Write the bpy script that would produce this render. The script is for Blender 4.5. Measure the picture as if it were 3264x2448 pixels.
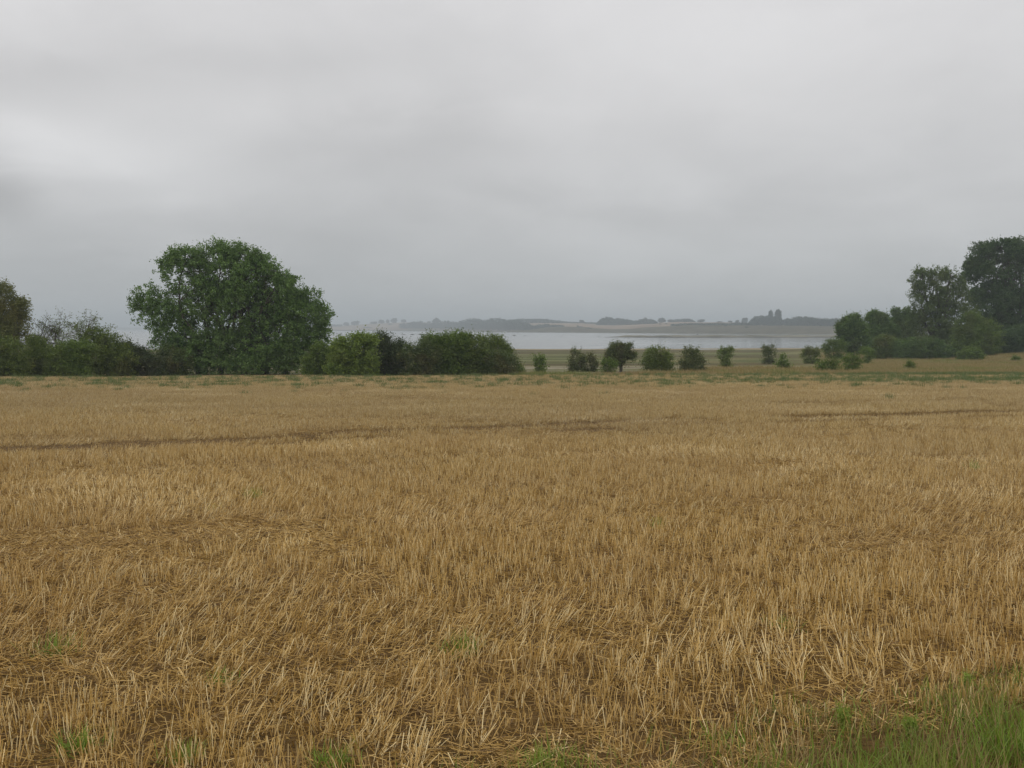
import bpy, math
import numpy as np
from math import radians, tan, cos, sin, pi

for o in list(bpy.data.objects):
    bpy.data.objects.remove(o)
SC = bpy.context.scene
COL = SC.collection

# ------------------------------------------------------------------ camera
F = 3300.0                      # focal length in pixels of the 3264 wide picture
EYE = 1.75
PITCH = math.atan(176.0 / F)
cam_d = bpy.data.cameras.new('camera')
cam = bpy.data.objects.new('camera', cam_d)
COL.objects.link(cam)
cam_d.sensor_width = 36.0
cam_d.lens = 36.0 * F / 3264.0
cam_d.clip_start = 0.05
cam_d.clip_end = 30000
cam.location = (0, 0, EYE)
cam.rotation_euler = (pi / 2 - PITCH, 0, 0)
SC.camera = cam

# ------------------------------------------------------------------ world
SUN_EL, SUN_AZ = radians(48), radians(215)
world = bpy.data.worlds.new('World')
SC.world = world
world.use_nodes = True
wn = world.node_tree.nodes
wl = world.node_tree.links
wn.clear()


class NB:
    """small helper for node graphs"""
    def __init__(s, tree):
        s.t = tree; s.n = tree.nodes; s.l = tree.links

    def node(s, typ, **kw):
        n = s.n.new(typ)
        for k, v in kw.items():
            if k == 'ins':
                for a, b in v.items():
                    s.put(n.inputs[a], b)
            else:
                setattr(n, k, v)
        return n

    def put(s, inp, v):
        if isinstance(v, bpy.types.NodeSocket):
            s.l.new(v, inp)
        else:
            inp.default_value = v

    def m(s, op, a, b=0.0, c=0.0, clamp=False):
        n = s.n.new('ShaderNodeMath'); n.operation = op; n.use_clamp = clamp
        s.put(n.inputs[0], a); s.put(n.inputs[1], b)
        if len(n.inputs) > 2: s.put(n.inputs[2], c)
        return n.outputs[0]

    def sstep(s, v, a, b, lo=0.0, hi=1.0):
        n = s.n.new('ShaderNodeMapRange'); n.interpolation_type = 'SMOOTHSTEP'
        s.put(n.inputs[0], v)
        n.inputs[1].default_value = a; n.inputs[2].default_value = b
        n.inputs[3].default_value = lo; n.inputs[4].default_value = hi
        return n.outputs[0]

    def mix(s, f, a, b, typ='MIX'):
        n = s.n.new('ShaderNodeMix'); n.data_type = 'RGBA'; n.blend_type = typ
        s.put(n.inputs[0], f)
        s.put(n.inputs[6], a if isinstance(a, bpy.types.NodeSocket) else (*a[:3], 1))
        s.put(n.inputs[7], b if isinstance(b, bpy.types.NodeSocket) else (*b[:3], 1))
        return n.outputs[2]

    def noise(s, vec, scale, detail=3, rough=0.5, dist=0.0):
        n = s.n.new('ShaderNodeTexNoise')
        if vec is not None: s.l.new(vec, n.inputs['Vector'])
        n.inputs['Scale'].default_value = scale
        n.inputs['Detail'].default_value = detail
        n.inputs['Roughness'].default_value = rough
        n.inputs['Distortion'].default_value = dist
        return n.outputs['Fac']


w = NB(world.node_tree)
tc = w.node('ShaderNodeTexCoord')
sep = w.node('ShaderNodeSeparateXYZ', ins={0: tc.outputs['Generated']})
dx, dy, dz = sep.outputs
zc = w.m('MAXIMUM', dz, 0.0)
den = w.m('ADD', zc, 0.30)
comb = w.node('ShaderNodeCombineXYZ', ins={0: w.m('DIVIDE', dx, den), 1: w.m('DIVIDE', dy, den), 2: 3.7})
n1 = w.noise(comb.outputs[0], 1.1, 4, 0.45, 0.4)
n2 = w.noise(comb.outputs[0], 3.2, 5, 0.55, 0.3)
az = w.m('DIVIDE', dx, w.m('MAXIMUM', dy, 0.05))          # lateral direction
# the overcast dome: dim and bluish low down, brighter towards the zenith
ramp = w.node('ShaderNodeValToRGB', ins={0: zc})
cr = ramp.color_ramp
stops = [(0.0, (.495, .508, .516)), (0.05, (.530, .540, .547)), (0.11, (.620, .620, .625)), (0.20, (.695, .688, .690)),
         (0.30, (.715, .706, .710)), (0.5, (.86, .85, .85)), (1.0, (1.06, 1.05, 1.03))]
cr.elements[0].position = 0; cr.elements[0].color = (*stops[0][1], 1)
cr.elements[1].position = 1; cr.elements[1].color = (*stops[-1][1], 1)
for p, c in stops[1:-1]:
    e = cr.elements.new(p); e.color = (*c, 1)


def blob(px, py, rx, ry, gain, rot=0.0):
    """soft brightening of the cloud deck round one direction"""
    u = (px - 1632) / F
    v = (1048 - py) / F
    el = w.m('DIVIDE', dz, w.m('MAXIMUM', dy, 0.05))
    a = w.m('SUBTRACT', az, u); b = w.m('SUBTRACT', el, v)
    wob = w.m('MULTIPLY', w.m('SUBTRACT', n2, 0.5), 0.06)
    b = w.m('ADD', b, wob)
    ca, sa = cos(rot), sin(rot)
    a2 = w.m('ADD', w.m('MULTIPLY', a, ca), w.m('MULTIPLY', b, sa))
    b2 = w.m('SUBTRACT', w.m('MULTIPLY', b, ca), w.m('MULTIPLY', a, sa))
    a2 = w.m('DIVIDE', a2, rx / F); b2 = w.m('DIVIDE', b2, ry / F)
    d = w.m('ADD', w.m('MULTIPLY', a2, a2), w.m('MULTIPLY', b2, b2))
    return w.m('MULTIPLY', w.m('EXPONENT', w.m('MULTIPLY', d, -1.0)), gain)


g = w.m('ADD', 1.0, w.m('MULTIPLY', w.m('SUBTRACT', n1, 0.5), 0.50))
g = w.m('ADD', g, w.m('MULTIPLY', w.m('SUBTRACT', n2, 0.5), 0.24))
for bl in [(230, 470, 420, 90, 0.17, -0.16), (60, 400, 150, 60, 0.08, 0), (-10, 610, 170, 90, -0.24, -0.5), (600, 620, 500, 60, .04, .1), (1900, 560, 500, 70, .04, -.1), (2300, 700, 500, 70, -.04, 0.), (350, 250, 700, 70, -0.06, 0.0),
           (1330, 400, 240, 110, -0.08, 0.3), (1500, 480, 420, 60, -0.04, 0.1), (2700, 250, 900, 330, 0.05, 0.0), (250, 900, 600, 110, -0.09, 0.0), (1100, 300, 500, 80, .05, .1)]:
    g = w.m('ADD', g, blob(*bl))
oc = w.node('ShaderNodeVectorMath', operation='SCALE', ins={0: ramp.outputs[0], 3: g})
bg1 = w.node('ShaderNodeBackground', ins={0: oc.outputs[0], 1: 1.0})
sky = w.node('ShaderNodeTexSky')
sky.sky_type = 'NISHITA'; sky.sun_disc = False
sky.sun_elevation = SUN_EL; sky.sun_rotation = SUN_AZ
bg2 = w.node('ShaderNodeBackground', ins={0: sky.outputs[0], 1: 0.05})
mixw = w.node('ShaderNodeMixShader', ins={0: 0.06, 1: bg1.outputs[0], 2: bg2.outputs[0]})
wo = w.node('ShaderNodeOutputWorld', ins={0: mixw.outputs[0]})

sun_d = bpy.data.lights.new('sun', 'SUN')
sun_d.energy = 0.7
sun_d.angle = radians(35)
sun_d.color = (1.0, 0.96, 0.90)
sun = bpy.data.objects.new('sun', sun_d)
COL.objects.link(sun)
# direction from the scene towards the sun; sun_rotation turns clockwise from +Y
sdir = (sin(SUN_AZ) * cos(SUN_EL), cos(SUN_AZ) * cos(SUN_EL), sin(SUN_EL))
from mathutils import Vector
sun.rotation_euler = Vector(sdir).to_track_quat('Z', 'Y').to_euler()

SC.view_settings.view_transform = 'Standard'
SC.view_settings.look = 'None'
SC.view_settings.exposure = 0.0
SC.view_settings.gamma = 1.0


# ------------------------------------------------------------------ geometry helpers
def P(px, py, D):
    """the point at depth D along the ray of a pixel of the 3264x2448 photograph"""
    u = (px - 1632) / F; v = (1224 - py) / F
    k = D / (cos(PITCH) + v * sin(PITCH))
    return np.array([u * k, D, EYE + (v * cos(PITCH) - sin(PITCH)) * k])


def X_at(px, D): return (px - 1632) / F * D * 1.0014


WATER_Z = EYE - 6.05
PROF_Y = [-100, 75, 85, 120, 200, 300, 330, 420, 30000]
PROF_Z = [EYE - 1.75 + 2.27, EYE - 3.45, EYE - 3.62, EYE - 4.12, EYE - 5.05, EYE - 5.95, EYE - 6.2, EYE - 8.5, EYE - 9.0]


def sstep(x, a, b):
    t = np.clip((np.asarray(x, float) - a) / (b - a), 0, 1)
    return t * t * (3 - 2 * t)


def wav(x, y, s, seed=0):
    """cheap smooth pseudo-noise in about -1..1"""
    r = np.random.RandomState(seed)
    v = 0
    for i in range(6):
        a = r.uniform(0, 2 * pi); k = (0.6 + 0.25 * i) / s
        v = v + np.sin(k * (np.cos(a) * x + np.sin(a) * y) * 2 * pi + r.uniform(0, 6.28)) / (1 + 0.25 * i)
    return v / 3.0


def zg(x, y):
    x = np.asarray(x, float); y = np.asarray(y, float)
    z = np.interp(y, PROF_Y, PROF_Z)
    z = z + 0.025 * wav(x, y, 9.0, 3) * sstep(y, -5, 6) + 0.10 * wav(x, y, 45.0, 5) * sstep(y, 78, 140)
    z = z + 1.0 * sstep(x, 58, 78) * sstep(y, 95, 140) * (1 - sstep(y, 230, 300)) + 2.2 * sstep(x, 78, 120) * sstep(y, 95, 150) * (1 - sstep(y, 230, 320))
    return z


def edge_y(x): return 75.0 + 0.16 * x


def G(px, py):
    """where the ray of a pixel meets the field plane"""
    v = (1224 - py) / F
    s = (v * cos(PITCH) - sin(PITCH)) / (cos(PITCH) + v * sin(PITCH))   # dz/dy
    Y = EYE / (-s - 0.022686)
    return (px - 1632) / F * Y / (cos(PITCH) + v * sin(PITCH)), Y


def mesh_np(name, verts, quads, mats=(), attrs=None, smooth=False, matidx=None):
    """quads: (n,4) or (n,3) int array"""
    me = bpy.data.meshes.new(name)
    verts = np.ascontiguousarray(verts, np.float32); quads = np.ascontiguousarray(quads, np.int32)
    n, k = quads.shape
    me.vertices.add(len(verts)); me.vertices.foreach_set('co', verts.ravel())
    me.loops.add(n * k); me.loops.foreach_set('vertex_index', quads.ravel())
    me.polygons.add(n)
    me.polygons.foreach_set('loop_start', np.arange(0, n * k, k, dtype=np.int32))
    try:
        me.polygons.foreach_set('loop_total', np.full(n, k, np.int32))
    except Exception:
        pass
    me.polygons.foreach_set('use_smooth', np.full(n, smooth, bool))
    if matidx is not None: me.polygons.foreach_set('material_index', np.asarray(matidx, np.int32))
    for m_ in mats: me.materials.append(m_)
    for an, (dom, arr) in (attrs or {}).items():
        a = me.attributes.new(an, 'FLOAT', dom)
        a.data.foreach_set('value', np.asarray(arr, np.float32))
    me.update(calc_edges=True)
    return me


def link(name, me, parent=None, loc=None):
    o = bpy.data.objects.new(name, me)
    COL.objects.link(o)
    if parent is not None: o.parent = parent
    if loc is not None: o.location = loc
    return o


def tag(o, label=None, cat=None, group=None, kind=None):
    if label: o['label'] = label
    if cat: o['category'] = cat
    if group: o['group'] = group
    if kind: o['kind'] = kind
    return o


def thing(name, label, cat, loc, group=None):
    o = bpy.data.objects.new(name, None)
    o.empty_display_size = 0.2
    COL.objects.link(o); o.location = [float(a) for a in loc]
    return tag(o, label, cat, group)


class Acc:
    """collects quads of several shapes into one mesh"""
    def __init__(s): s.v = []; s.q = []; s.a = []; s.n = 0

    def add(s, v, q, tone=None):
        v = np.asarray(v); q = np.asarray(q)
        s.v.append(v); s.q.append(q + s.n); s.n += len(v)
        s.a.append(np.full(len(q), 0.5) if tone is None else np.broadcast_to(tone, (len(q),)))

    def mesh(s, name, mats, off=(0, 0, 0), smooth=False):
        v = np.concatenate(s.v) - np.asarray(off)
        return mesh_np(name, v, np.concatenate(s.q), mats, {'tone': ('FACE', np.concatenate(s.a))}, smooth)


def tube(acc, pts, rad, sides=6, tone=0.5):
    pts = np.asarray(pts, float); n = len(pts)
    rad = np.asarray(rad, float)
    t = np.gradient(pts, axis=0); t /= np.linalg.norm(t, axis=1)[:, None] + 1e-9
    ref = np.array([0.31, 0.87, 0.11]); ref = ref / np.linalg.norm(ref)
    a = np.cross(t, ref); a /= np.linalg.norm(a, axis=1)[:, None] + 1e-9
    b = np.cross(t, a)
    th = np.arange(sides) * 2 * pi / sides
    v = pts[:, None, :] + rad[:, None, None] * (a[:, None, :] * np.cos(th)[None, :, None] + b[:, None, :] * np.sin(th)[None, :, None])
    v = v.reshape(-1, 3)
    q = []
    for i in range(n - 1):
        for j in range(sides):
            k = (j + 1) % sides
            q.append((i * sides + j, i * sides + k, (i + 1) * sides + k, (i + 1) * sides + j))
    acc.add(v, q, tone)


def limb(acc, p0, p1, r0, r1, rng, bend=0.12, n=6, sides=6):
    p0 = np.asarray(p0, float); p1 = np.asarray(p1, float)
    L = np.linalg.norm(p1 - p0)
    t = np.linspace(0, 1, n)[:, None]
    m_ = rng.normal(0, bend * L, 3); m_[2] = abs(m_[2]) * 0.4
    pts = p0 + (p1 - p0) * t + m_ * (4 * t * (1 - t)) + rng.normal(0, 0.012 * L, (n, 3)) * (t * (1 - t) * 4)
    tube(acc, pts, r0 + (r1 - r0) * t[:, 0], sides)
    return pts


def rand_dir(rng, n):
    d = rng.normal(0, 1, (n, 3)); return d / (np.linalg.norm(d, axis=1)[:, None] + 1e-9)


def leaf_quads(c, size, rng, tone, up=0.35, asp=0.55):
    """one folded diamond leaf per centre"""
    n = len(c)
    a = rand_dir(rng, n)
    b = rand_dir(rng, n); b[:, 2] *= (1 - up); b = np.cross(a, b); b /= np.linalg.norm(b, axis=1)[:, None] + 1e-9
    s = size * rng.uniform(0.6, 1.35, n)[:, None]
    v = np.stack([c - a * s * 0.5, c + b * s * asp * 0.5, c + a * s * 0.5, c - b * s * asp * 0.5], 1).reshape(-1, 3)
    q = np.arange(4 * n).reshape(n, 4)
    return v, q, tone


def crown_leaves(ell, ncl, per, csize, lsize, rng, gap=0.0, shell=0.30, wob=0.16, outw=0.9, floor=None, up=0.35, asp=0.55, lobes=0, lobew=.4):
    """ell: list of (centre, radii); clusters of leaves packed towards the outside of each lobe"""
    if lobes:
        sub = []
        for c, r in ell:
            dd = rand_dir(rng, lobes); dd[:, 2] = np.where(dd[:, 2] < -.3, -dd[:, 2], dd[:, 2])
            for u_ in dd:
                f_ = rng.uniform(.24, .40)
                sub.append((c + u_ * r * rng.uniform(.66, .92), r * f_ * rng.uniform(.8, 1.2, 3)))
        ell = list(ell) + sub
        wts = np.array([(r[0] * r[1] * r[2]) ** (0.72) for _, r in ell])
        k_ = len(ell) - len(sub)
        wts[:k_] *= lobew / wts[:k_].sum(); wts[k_:] *= (1 - lobew) / wts[k_:].sum()
    else:
        wts = np.array([(r[0] * r[1] * r[2]) ** (0.72) for _, r in ell]); wts /= wts.sum()
    idx = rng.choice(len(ell), ncl, p=wts)
    C = np.array([c for c, _ in ell])[idx]; R = np.array([r for _, r in ell])[idx]
    d = rand_dir(rng, ncl)
    ph = rng.uniform(0, 6, 3)
    wbl = np.sin(d[:, 0] * 5 + idx * 1.7 + ph[0]) + np.sin(d[:, 2] * 6 + idx * 2.3 + ph[1]) + np.sin(d[:, 1] * 5.5 + d[:, 0] * 4 + ph[2])
    r = rng.uniform(0, 1, ncl) ** shell * (1 + wob * wbl / 2)
    cc = C + d * R * r[:, None]
    if gap:
        s = csize * 5.0
        nz = np.sin(cc[:, 0] / s * 3 + 1) * np.sin(cc[:, 2] / s * 3 + 2) + 0.6 * np.sin(cc[:, 1] / s * 2.6 + cc[:, 0] / s * 1.3) + rng.normal(0, .3, ncl)
        k = nz > -1.2 + gap
        cc, d, R = cc[k], d[k], R[k]
    n = len(cc)
    csz = csize * rng.uniform(0.6, 1.5, n)
    c = np.repeat(cc, per, 0); dd = np.repeat(d, per, 0); cz = np.repeat(csz, per)[:, None]
    c = c + rng.normal(0, 0.42, (n * per, 3)) * cz + dd * np.abs(rng.normal(0, outw, (n * per, 1))) * cz * 0.8
    tone = np.clip(np.repeat(rng.normal(0.5, 0.2, n), per) + rng.normal(0, 0.12, n * per), 0, 1)
    if floor is not None:
        k = c[:, 2] > floor(c[:, 0], c[:, 1]) + 0.02
        c = c[k]; tone = tone[k]
    return leaf_quads(c, lsize, rng, tone, up, asp), cc


# ------------------------------------------------------------------ materials
def new_mat(name):
    m_ = bpy.data.materials.new(name); m_.use_nodes = True
    m_.node_tree.nodes.clear()
    return m_, NB(m_.node_tree)


def out(nb, sh): nb.node('ShaderNodeOutputMaterial', ins={0: sh})


def attr(nb, name): return nb.node('ShaderNodeAttribute', attribute_name=name).outputs['Fac']


def leaf_mat(name, dark, light, patch=None, pscale=0.5, trans=0.25, pamt=0.5):
    m_, nb = new_mat(name)
    t = attr(nb, 'tone')
    col = nb.mix(t, dark, light)
    if patch:
        pos = nb.node('ShaderNodeNewGeometry').outputs['Position']
        nz = nb.noise(pos, pscale, 2, 0.5)
        col = nb.mix(nb.m('MULTIPLY', nb.sstep(nz, 0.48, 0.66), pamt), col, patch)
    pb = nb.node('ShaderNodeBsdfPrincipled', ins={'Base Color': col, 'Roughness': 0.55, 'Specular IOR Level': 0.3})
    tr = nb.node('ShaderNodeBsdfTranslucent', ins={0: nb.mix(0.5, col, (light[0] * 1.3, light[1] * 1.5, light[2] * 0.6))})
    out(nb, nb.node('ShaderNodeMixShader', ins={0: trans, 1: pb.outputs[0], 2: tr.outputs[0]}).outputs[0])
    return m_


def bark_mat(name, a, b, sc=6):
    m_, nb = new_mat(name)
    pos = nb.node('ShaderNodeNewGeometry').outputs['Position']
    mp = nb.node('ShaderNodeMapping', ins={0: pos, 3: (1, 1, 0.25)})
    nz = nb.noise(mp.outputs[0], sc, 5, 0.65)
    bp = nb.node('ShaderNodeBump', ins={'Height': nz, 'Strength': 0.6, 'Distance': 0.03})
    out(nb, nb.node('ShaderNodeBsdfPrincipled', ins={'Base Color': nb.mix(nb.sstep(nz, .35, .65), a, b), 'Roughness': 0.9, 'Normal': bp.outputs[0]}).outputs[0])
    return m_


M = {}
M['bark'] = bark_mat('bark', (.035, .028, .02), (.10, .085, .065))
M['bark_pale'] = bark_mat('bark_pale', (.08, .06, .045), (.22, .17, .13))
M['leaf_poplar'] = leaf_mat('leaf_poplar', (0.034, 0.075, 0.022), (0.184, 0.289, 0.076), (.10, .15, .045), 0.35)
M['leaf_olive'] = leaf_mat('leaf_olive', (0.040, 0.066, 0.014), (0.179, 0.233, 0.047), (.12, .095, .035), 0.5)
M['leaf_birch'] = leaf_mat('leaf_birch', (.062, .075, .020), (.205, .215, .070), (.21, .18, .06), 0.4)
M['leaf_bright'] = leaf_mat('leaf_bright', (0.048, 0.090, 0.016), (0.253, 0.331, 0.058), (.16, .19, .05), 0.7)
M['leaf_dark'] = leaf_mat('leaf_dark', (0.018, 0.034, 0.014), (0.090, 0.121, 0.039), (.07, .06, .03), 0.8)
M['leaf_green'] = leaf_mat('leaf_green', (0.034, 0.070, 0.015), (0.169, 0.237, 0.043), (.10, .11, .03), 0.5)
M['leaf_rust'] = leaf_mat('leaf_rust', (0.038, 0.060, 0.016), (0.122, 0.162, 0.050), (.17, .13, .055), 0.8)
M['leaf_thorn'] = leaf_mat('leaf_thorn', (0.033, 0.053, 0.020), (0.163, 0.188, 0.059), (.12, .08, .05), 0.9, pamt=0.4)
M['leaf_wood'] = leaf_mat('leaf_wood', (0.029, 0.063, 0.022), (0.155, 0.239, 0.059), (.09, .10, .035), 0.25)
M['leaf_airy'] = leaf_mat('leaf_airy', (.040, .070, .022), (.150, .200, .070), (.15, .17, .06), 0.3, .35)
M['leaf_deep'] = leaf_mat('leaf_deep', (0.021, 0.051, 0.020), (0.098, 0.158, 0.053), (.08, .10, .04), 0.3)
M['leaf_far'] = leaf_mat('leaf_far', (.014, .032, .018), (.036, .066, .034), (.05, .06, .03), 0.02)
M['weed'] = leaf_mat('weed', (.07, .10, .032), (.17, .22, .08), None)
M['herb'] = leaf_mat('herb', (.13, .18, .02), (.32, .40, .08), None)
M['grass_green'] = leaf_mat('grass_green', (.070, .115, .014), (.28, .38, .058), (.33, .29, .085), 1.5, 0.3)
M['grass_dry'] = leaf_mat('grass_dry', (.16, .10, .04), (.46, .33, .15), None)


def straw_mat():
    m_, nb = new_mat('straw')
    t = attr(nb, 'tone')
    r = nb.node('ShaderNodeValToRGB', ins={0: t})
    e = r.color_ramp.elements
    e[0].position = 0; e[0].color = (.12, .064, .018, 1)
    e[1].position = 1; e[1].color = (.86, .70, .38, 1)
    x = e.new(.35); x.color = (.40, .245, .056, 1)
    x = e.new(.7); x.color = (.64, .425, .140, 1)
    pos = nb.node('ShaderNodeNewGeometry').outputs['Position']
    big = nb.noise(pos, 0.35, 3, 0.6)
    col = nb.mix(nb.sstep(big, 0.35, 0.65, 0.0, 0.35), r.outputs[0], nb.mix(0.5, r.outputs[0], (.40, .25, .11)))
    far = nb.noise(pos, 0.06, 2, 0.5)
    col = nb.mix(nb.sstep(far, 0.4, 0.7, 0.0, 0.3), col, nb.mix(0.4, col, (.38, .26, .14)))
    # camera veil over distance painted into the straw: greyer, browner further out
    yy = nb.node('ShaderNodeSeparateXYZ', ins={0: pos}).outputs[1]
    veil = nb.sstep(nb.m('ADD', yy, nb.m('MULTIPLY', nb.m('SUBTRACT', far, 0.5), 24.0)), 6, 34)
    col = nb.mix(veil, col, nb.mix(1.0, col, (.82, .88, 1.02), 'MULTIPLY'))
    pb = nb.node('ShaderNodeBsdfPrincipled', ins={'Base Color': col, 'Roughness': 0.5, 'Specular IOR Level': 0.35})
    out(nb, pb.outputs[0])
    return m_


M['straw'] = straw_mat()


def track_pts():
    xs, ys = [], []
    for px, py in [(-900, 1470), (0, 1435), (579, 1413), (1085, 1384), (1600, 1365), (2195, 1339), (2619, 1328), (3264, 1314), (4300, 1292)]:
        a, b = G(px, py); xs.append(a); ys.append(b)
    return np.array(xs), np.array(ys)


TX, TY = track_pts()


def track_d(x, y):
    """0..1 how much a spot lies in one of the two wheel tracks"""
    yc = np.interp(x, TX, TY)
    d1 = np.abs(y - yc + 0.04 * np.sin(x * 0.9)); d2 = np.abs(y - yc + 2.0)
    return np.maximum((.50 + .22 * wav(x, y, 5, 18) - .12 * sstep(x, -6, 6)) * (1 - sstep(d1, 0.4, 1.4)), 0.55 * (1 - sstep(d2, 0.3, 1.0)) * (np.abs(wav(x, y, 9, 17)) + .4))


def field_mat():
    m_, nb = new_mat('stubble_soil')
    pos = nb.node('ShaderNodeNewGeometry').outputs['Position']
    tr = attr(nb, 'track')
    mp = nb.node('ShaderNodeMapping', ins={0: pos, 2: (0, 0, radians(25)), 3: (1, 3.0, 1)})
    f1 = nb.noise(mp.outputs[0], 22, 5, 0.75, 0.6)
    f2 = nb.noise(pos, 1.3, 4, 0.6)
    col = nb.mix(nb.sstep(f1, .35, .65), (.050, .030, .013), (.24, .145, .046))
    col = nb.mix(nb.sstep(f2, .4, .7, 0, .45), col, (.21, .125, .052))
    col = nb.mix(nb.m('MULTIPLY', tr, 0.75), col, (.085, .052, .028))
    bp = nb.node('ShaderNodeBump', ins={'Height': f1, 'Strength': 0.8, 'Distance': 0.03})
    out(nb, nb.node('ShaderNodeBsdfPrincipled', ins={'Base Color': col, 'Roughness': 0.95, 'Specular IOR Level': 0.1, 'Normal': bp.outputs[0]}).outputs[0])
    return m_


M['field'] = field_mat()


def ground_mat():
    m_, nb = new_mat('meadow_turf')
    pos = nb.node('ShaderNodeNewGeometry').outputs['Position']
    sp = nb.node('ShaderNodeSeparateXYZ', ins={0: pos})
    y = sp.outputs[1]; x = sp.outputs[0]
    mpw = nb.node('ShaderNodeMapping', ins={0: pos, 3: (0.35, 1, 1)})
    mid = nb.noise(mpw.outputs[0], 0.20, 5, 0.65)
    streak = nb.noise(nb.node('ShaderNodeMapping', ins={0: pos, 3: (.2, 1, 1)}).outputs[0], 0.08, 4, 0.6)
    fine = nb.noise(pos, 1.6, 4, 0.7)
    yy = nb.m('ADD', y, nb.m('MULTIPLY', nb.m('SUBTRACT', mid, 0.5), 16.0))
    tan_ = nb.mix(nb.sstep(fine, .35, .65), (.24, .17, .075), (.38, .28, .13))
    tan_ = nb.mix(nb.sstep(mid, .5, .65, 0, .6), tan_, (.16, .15, .055))
    pale = nb.mix(nb.sstep(fine, .3, .7), (.17, .155, .095), (.33, .30, .22))
    brown = nb.mix(fine, (.10, .075, .04), (.17, .13, .07))
    marsh = nb.mix(nb.sstep(mid, .48, .55), brown, pale)
    marsh = nb.mix(nb.sstep(streak, .50, .60, 0, .8), marsh, (.13, .13, .055))
    green = nb.mix(nb.sstep(fine, .3, .7), (.055, .072, .024), (.120, .130, .046))
    green = nb.mix(nb.sstep(mid, .48, .60, 0, .75), green, (.20, .155, .07))
    green = nb.mix(nb.sstep(streak, .50, .58, 0, .85), green, (.085, .065, .032))
    green = nb.mix(nb.sstep(streak, .46, .38, 0, .7), green, (.19, .19, .085))
    shore = nb.mix(fine, (.22, .17, .10), (.34, .27, .17))
    c = nb.mix(nb.sstep(nb.m('SUBTRACT', yy, nb.sstep(nb.m('DIVIDE', x, nb.m('MAXIMUM', y, 10.0)), .12, .20, 0, 22)), 78, 83), tan_, marsh)
    c = nb.mix(nb.sstep(yy, 104, 116), c, green)
    c = nb.mix(nb.sstep(yy, 272, 300, 0, .8), c, shore)
    # the slope on the right stays dry grass all the way to the shore
    dry = nb.mix(nb.sstep(mid, .42, .6), (.26, .20, .095), (.13, .145, .05))
    rt = nb.m('DIVIDE', x, nb.m('MAXIMUM', y, 10.0))
    c = nb.mix(nb.sstep(rt, 0.25, 0.34), c, dry)
    bp = nb.node('ShaderNodeBump', ins={'Height': fine, 'Strength': 0.7, 'Distance': 0.3})
    out(nb, nb.node('ShaderNodeBsdfPrincipled', ins={'Base Color': c, 'Roughness': 0.95, 'Specular IOR Level': 0.1, 'Normal': bp.outputs[0]}).outputs[0])
    return m_


M['ground'] = ground_mat()


def water_mat():
    m_, nb = new_mat('calm_water')
    pos = nb.node('ShaderNodeNewGeometry').outputs['Position']
    mp = nb.node('ShaderNodeMapping', ins={0: pos, 3: (0.0022, 0.010, 1)})
    n_ = nb.noise(mp.outputs[0], 1.0, 4, 0.55, 0.3)
    sp = nb.node('ShaderNodeSeparateXYZ', ins={0: pos})
    rt = nb.m('DIVIDE', sp.outputs[0], nb.m('MAXIMUM', sp.outputs[1], 10.0))
    calm = nb.m('ADD', nb.sstep(rt, 0.0, 0.20, 0, 0.30), n_)
    rough = nb.sstep(calm, 0.60, 0.80, 0.18, 0.05)
    still = nb.sstep(calm, 0.62, 0.80, 1.0, 0.12)
    mp2 = nb.node('ShaderNodeMapping', ins={0: pos, 3: (0.5, 1.6, 1)})
    rip = nb.noise(mp2.outputs[0], 1.0, 3, 0.6)
    bp = nb.node('ShaderNodeBump', ins={'Height': rip, 'Strength': still, 'Distance': 0.16})
    out(nb, nb.node('ShaderNodeBsdfPrincipled', ins={'Base Color': (.16, .18, .18, 1), 'Roughness': rough, 'IOR': 1.55, 'Specular IOR Level': 0.5, 'Normal': bp.outputs[0]}).outputs[0])
    return m_


M['water'] = water_mat()


def hill_mat():
    m_, nb = new_mat('far_fields')
    z = attr(nb, 'zone')
    pos = nb.node('ShaderNodeNewGeometry').outputs['Position']
    mp = nb.node('ShaderNodeMapping', ins={0: pos, 3: (0.4, 1, 1)})
    a = nb.noise(mp.outputs[0], 0.012, 4, 0.6)
    b = nb.noise(pos, 0.06, 4, 0.65)
    heath = nb.mix(nb.sstep(b, .3, .7), (.055, .048, .026), (.115, .098, .055))
    corn = nb.mix(nb.sstep(a, .42, .58), (.20, .145, .098), (.28, .21, .145))
    out(nb, nb.node('ShaderNodeBsdfPrincipled', ins={'Base Color': nb.mix(z, heath, corn), 'Roughness': 1.0, 'Specular IOR Level': 0.0}).outputs[0])
    return m_


M['hill'] = hill_mat()


def plain(name, a, b, sc, rough=0.9):
    m_, nb = new_mat(name)
    pos = nb.node('ShaderNodeNewGeometry').outputs['Position']
    nz = nb.noise(pos, sc, 4, 0.65)
    out(nb, nb.node('ShaderNodeBsdfPrincipled', ins={'Base Color': nb.mix(nb.sstep(nz, .35, .65), a, b), 'Roughness': rough}).outputs[0])
    return m_


def sand_mat():
    m_, nb = new_mat('sandbar_turf')
    pos = nb.node('ShaderNodeNewGeometry').outputs['Position']
    z = nb.node('ShaderNodeSeparateXYZ', ins={0: pos}).outputs[2]
    nz = nb.noise(pos, .05, 4, .65)
    c = nb.mix(nb.sstep(nz, .35, .65), (.075, .072, .042), (.165, .15, .095))
    zz = nb.m('ADD', z, nb.m('MULTIPLY', nz, .5))
    c = nb.mix(nb.sstep(zz, WATER_Z + .45, WATER_Z + .75), (.028, .024, .019), c)
    out(nb, nb.node('ShaderNodeBsdfPrincipled', ins={'Base Color': c, 'Roughness': .95}).outputs[0])
    return m_


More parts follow.
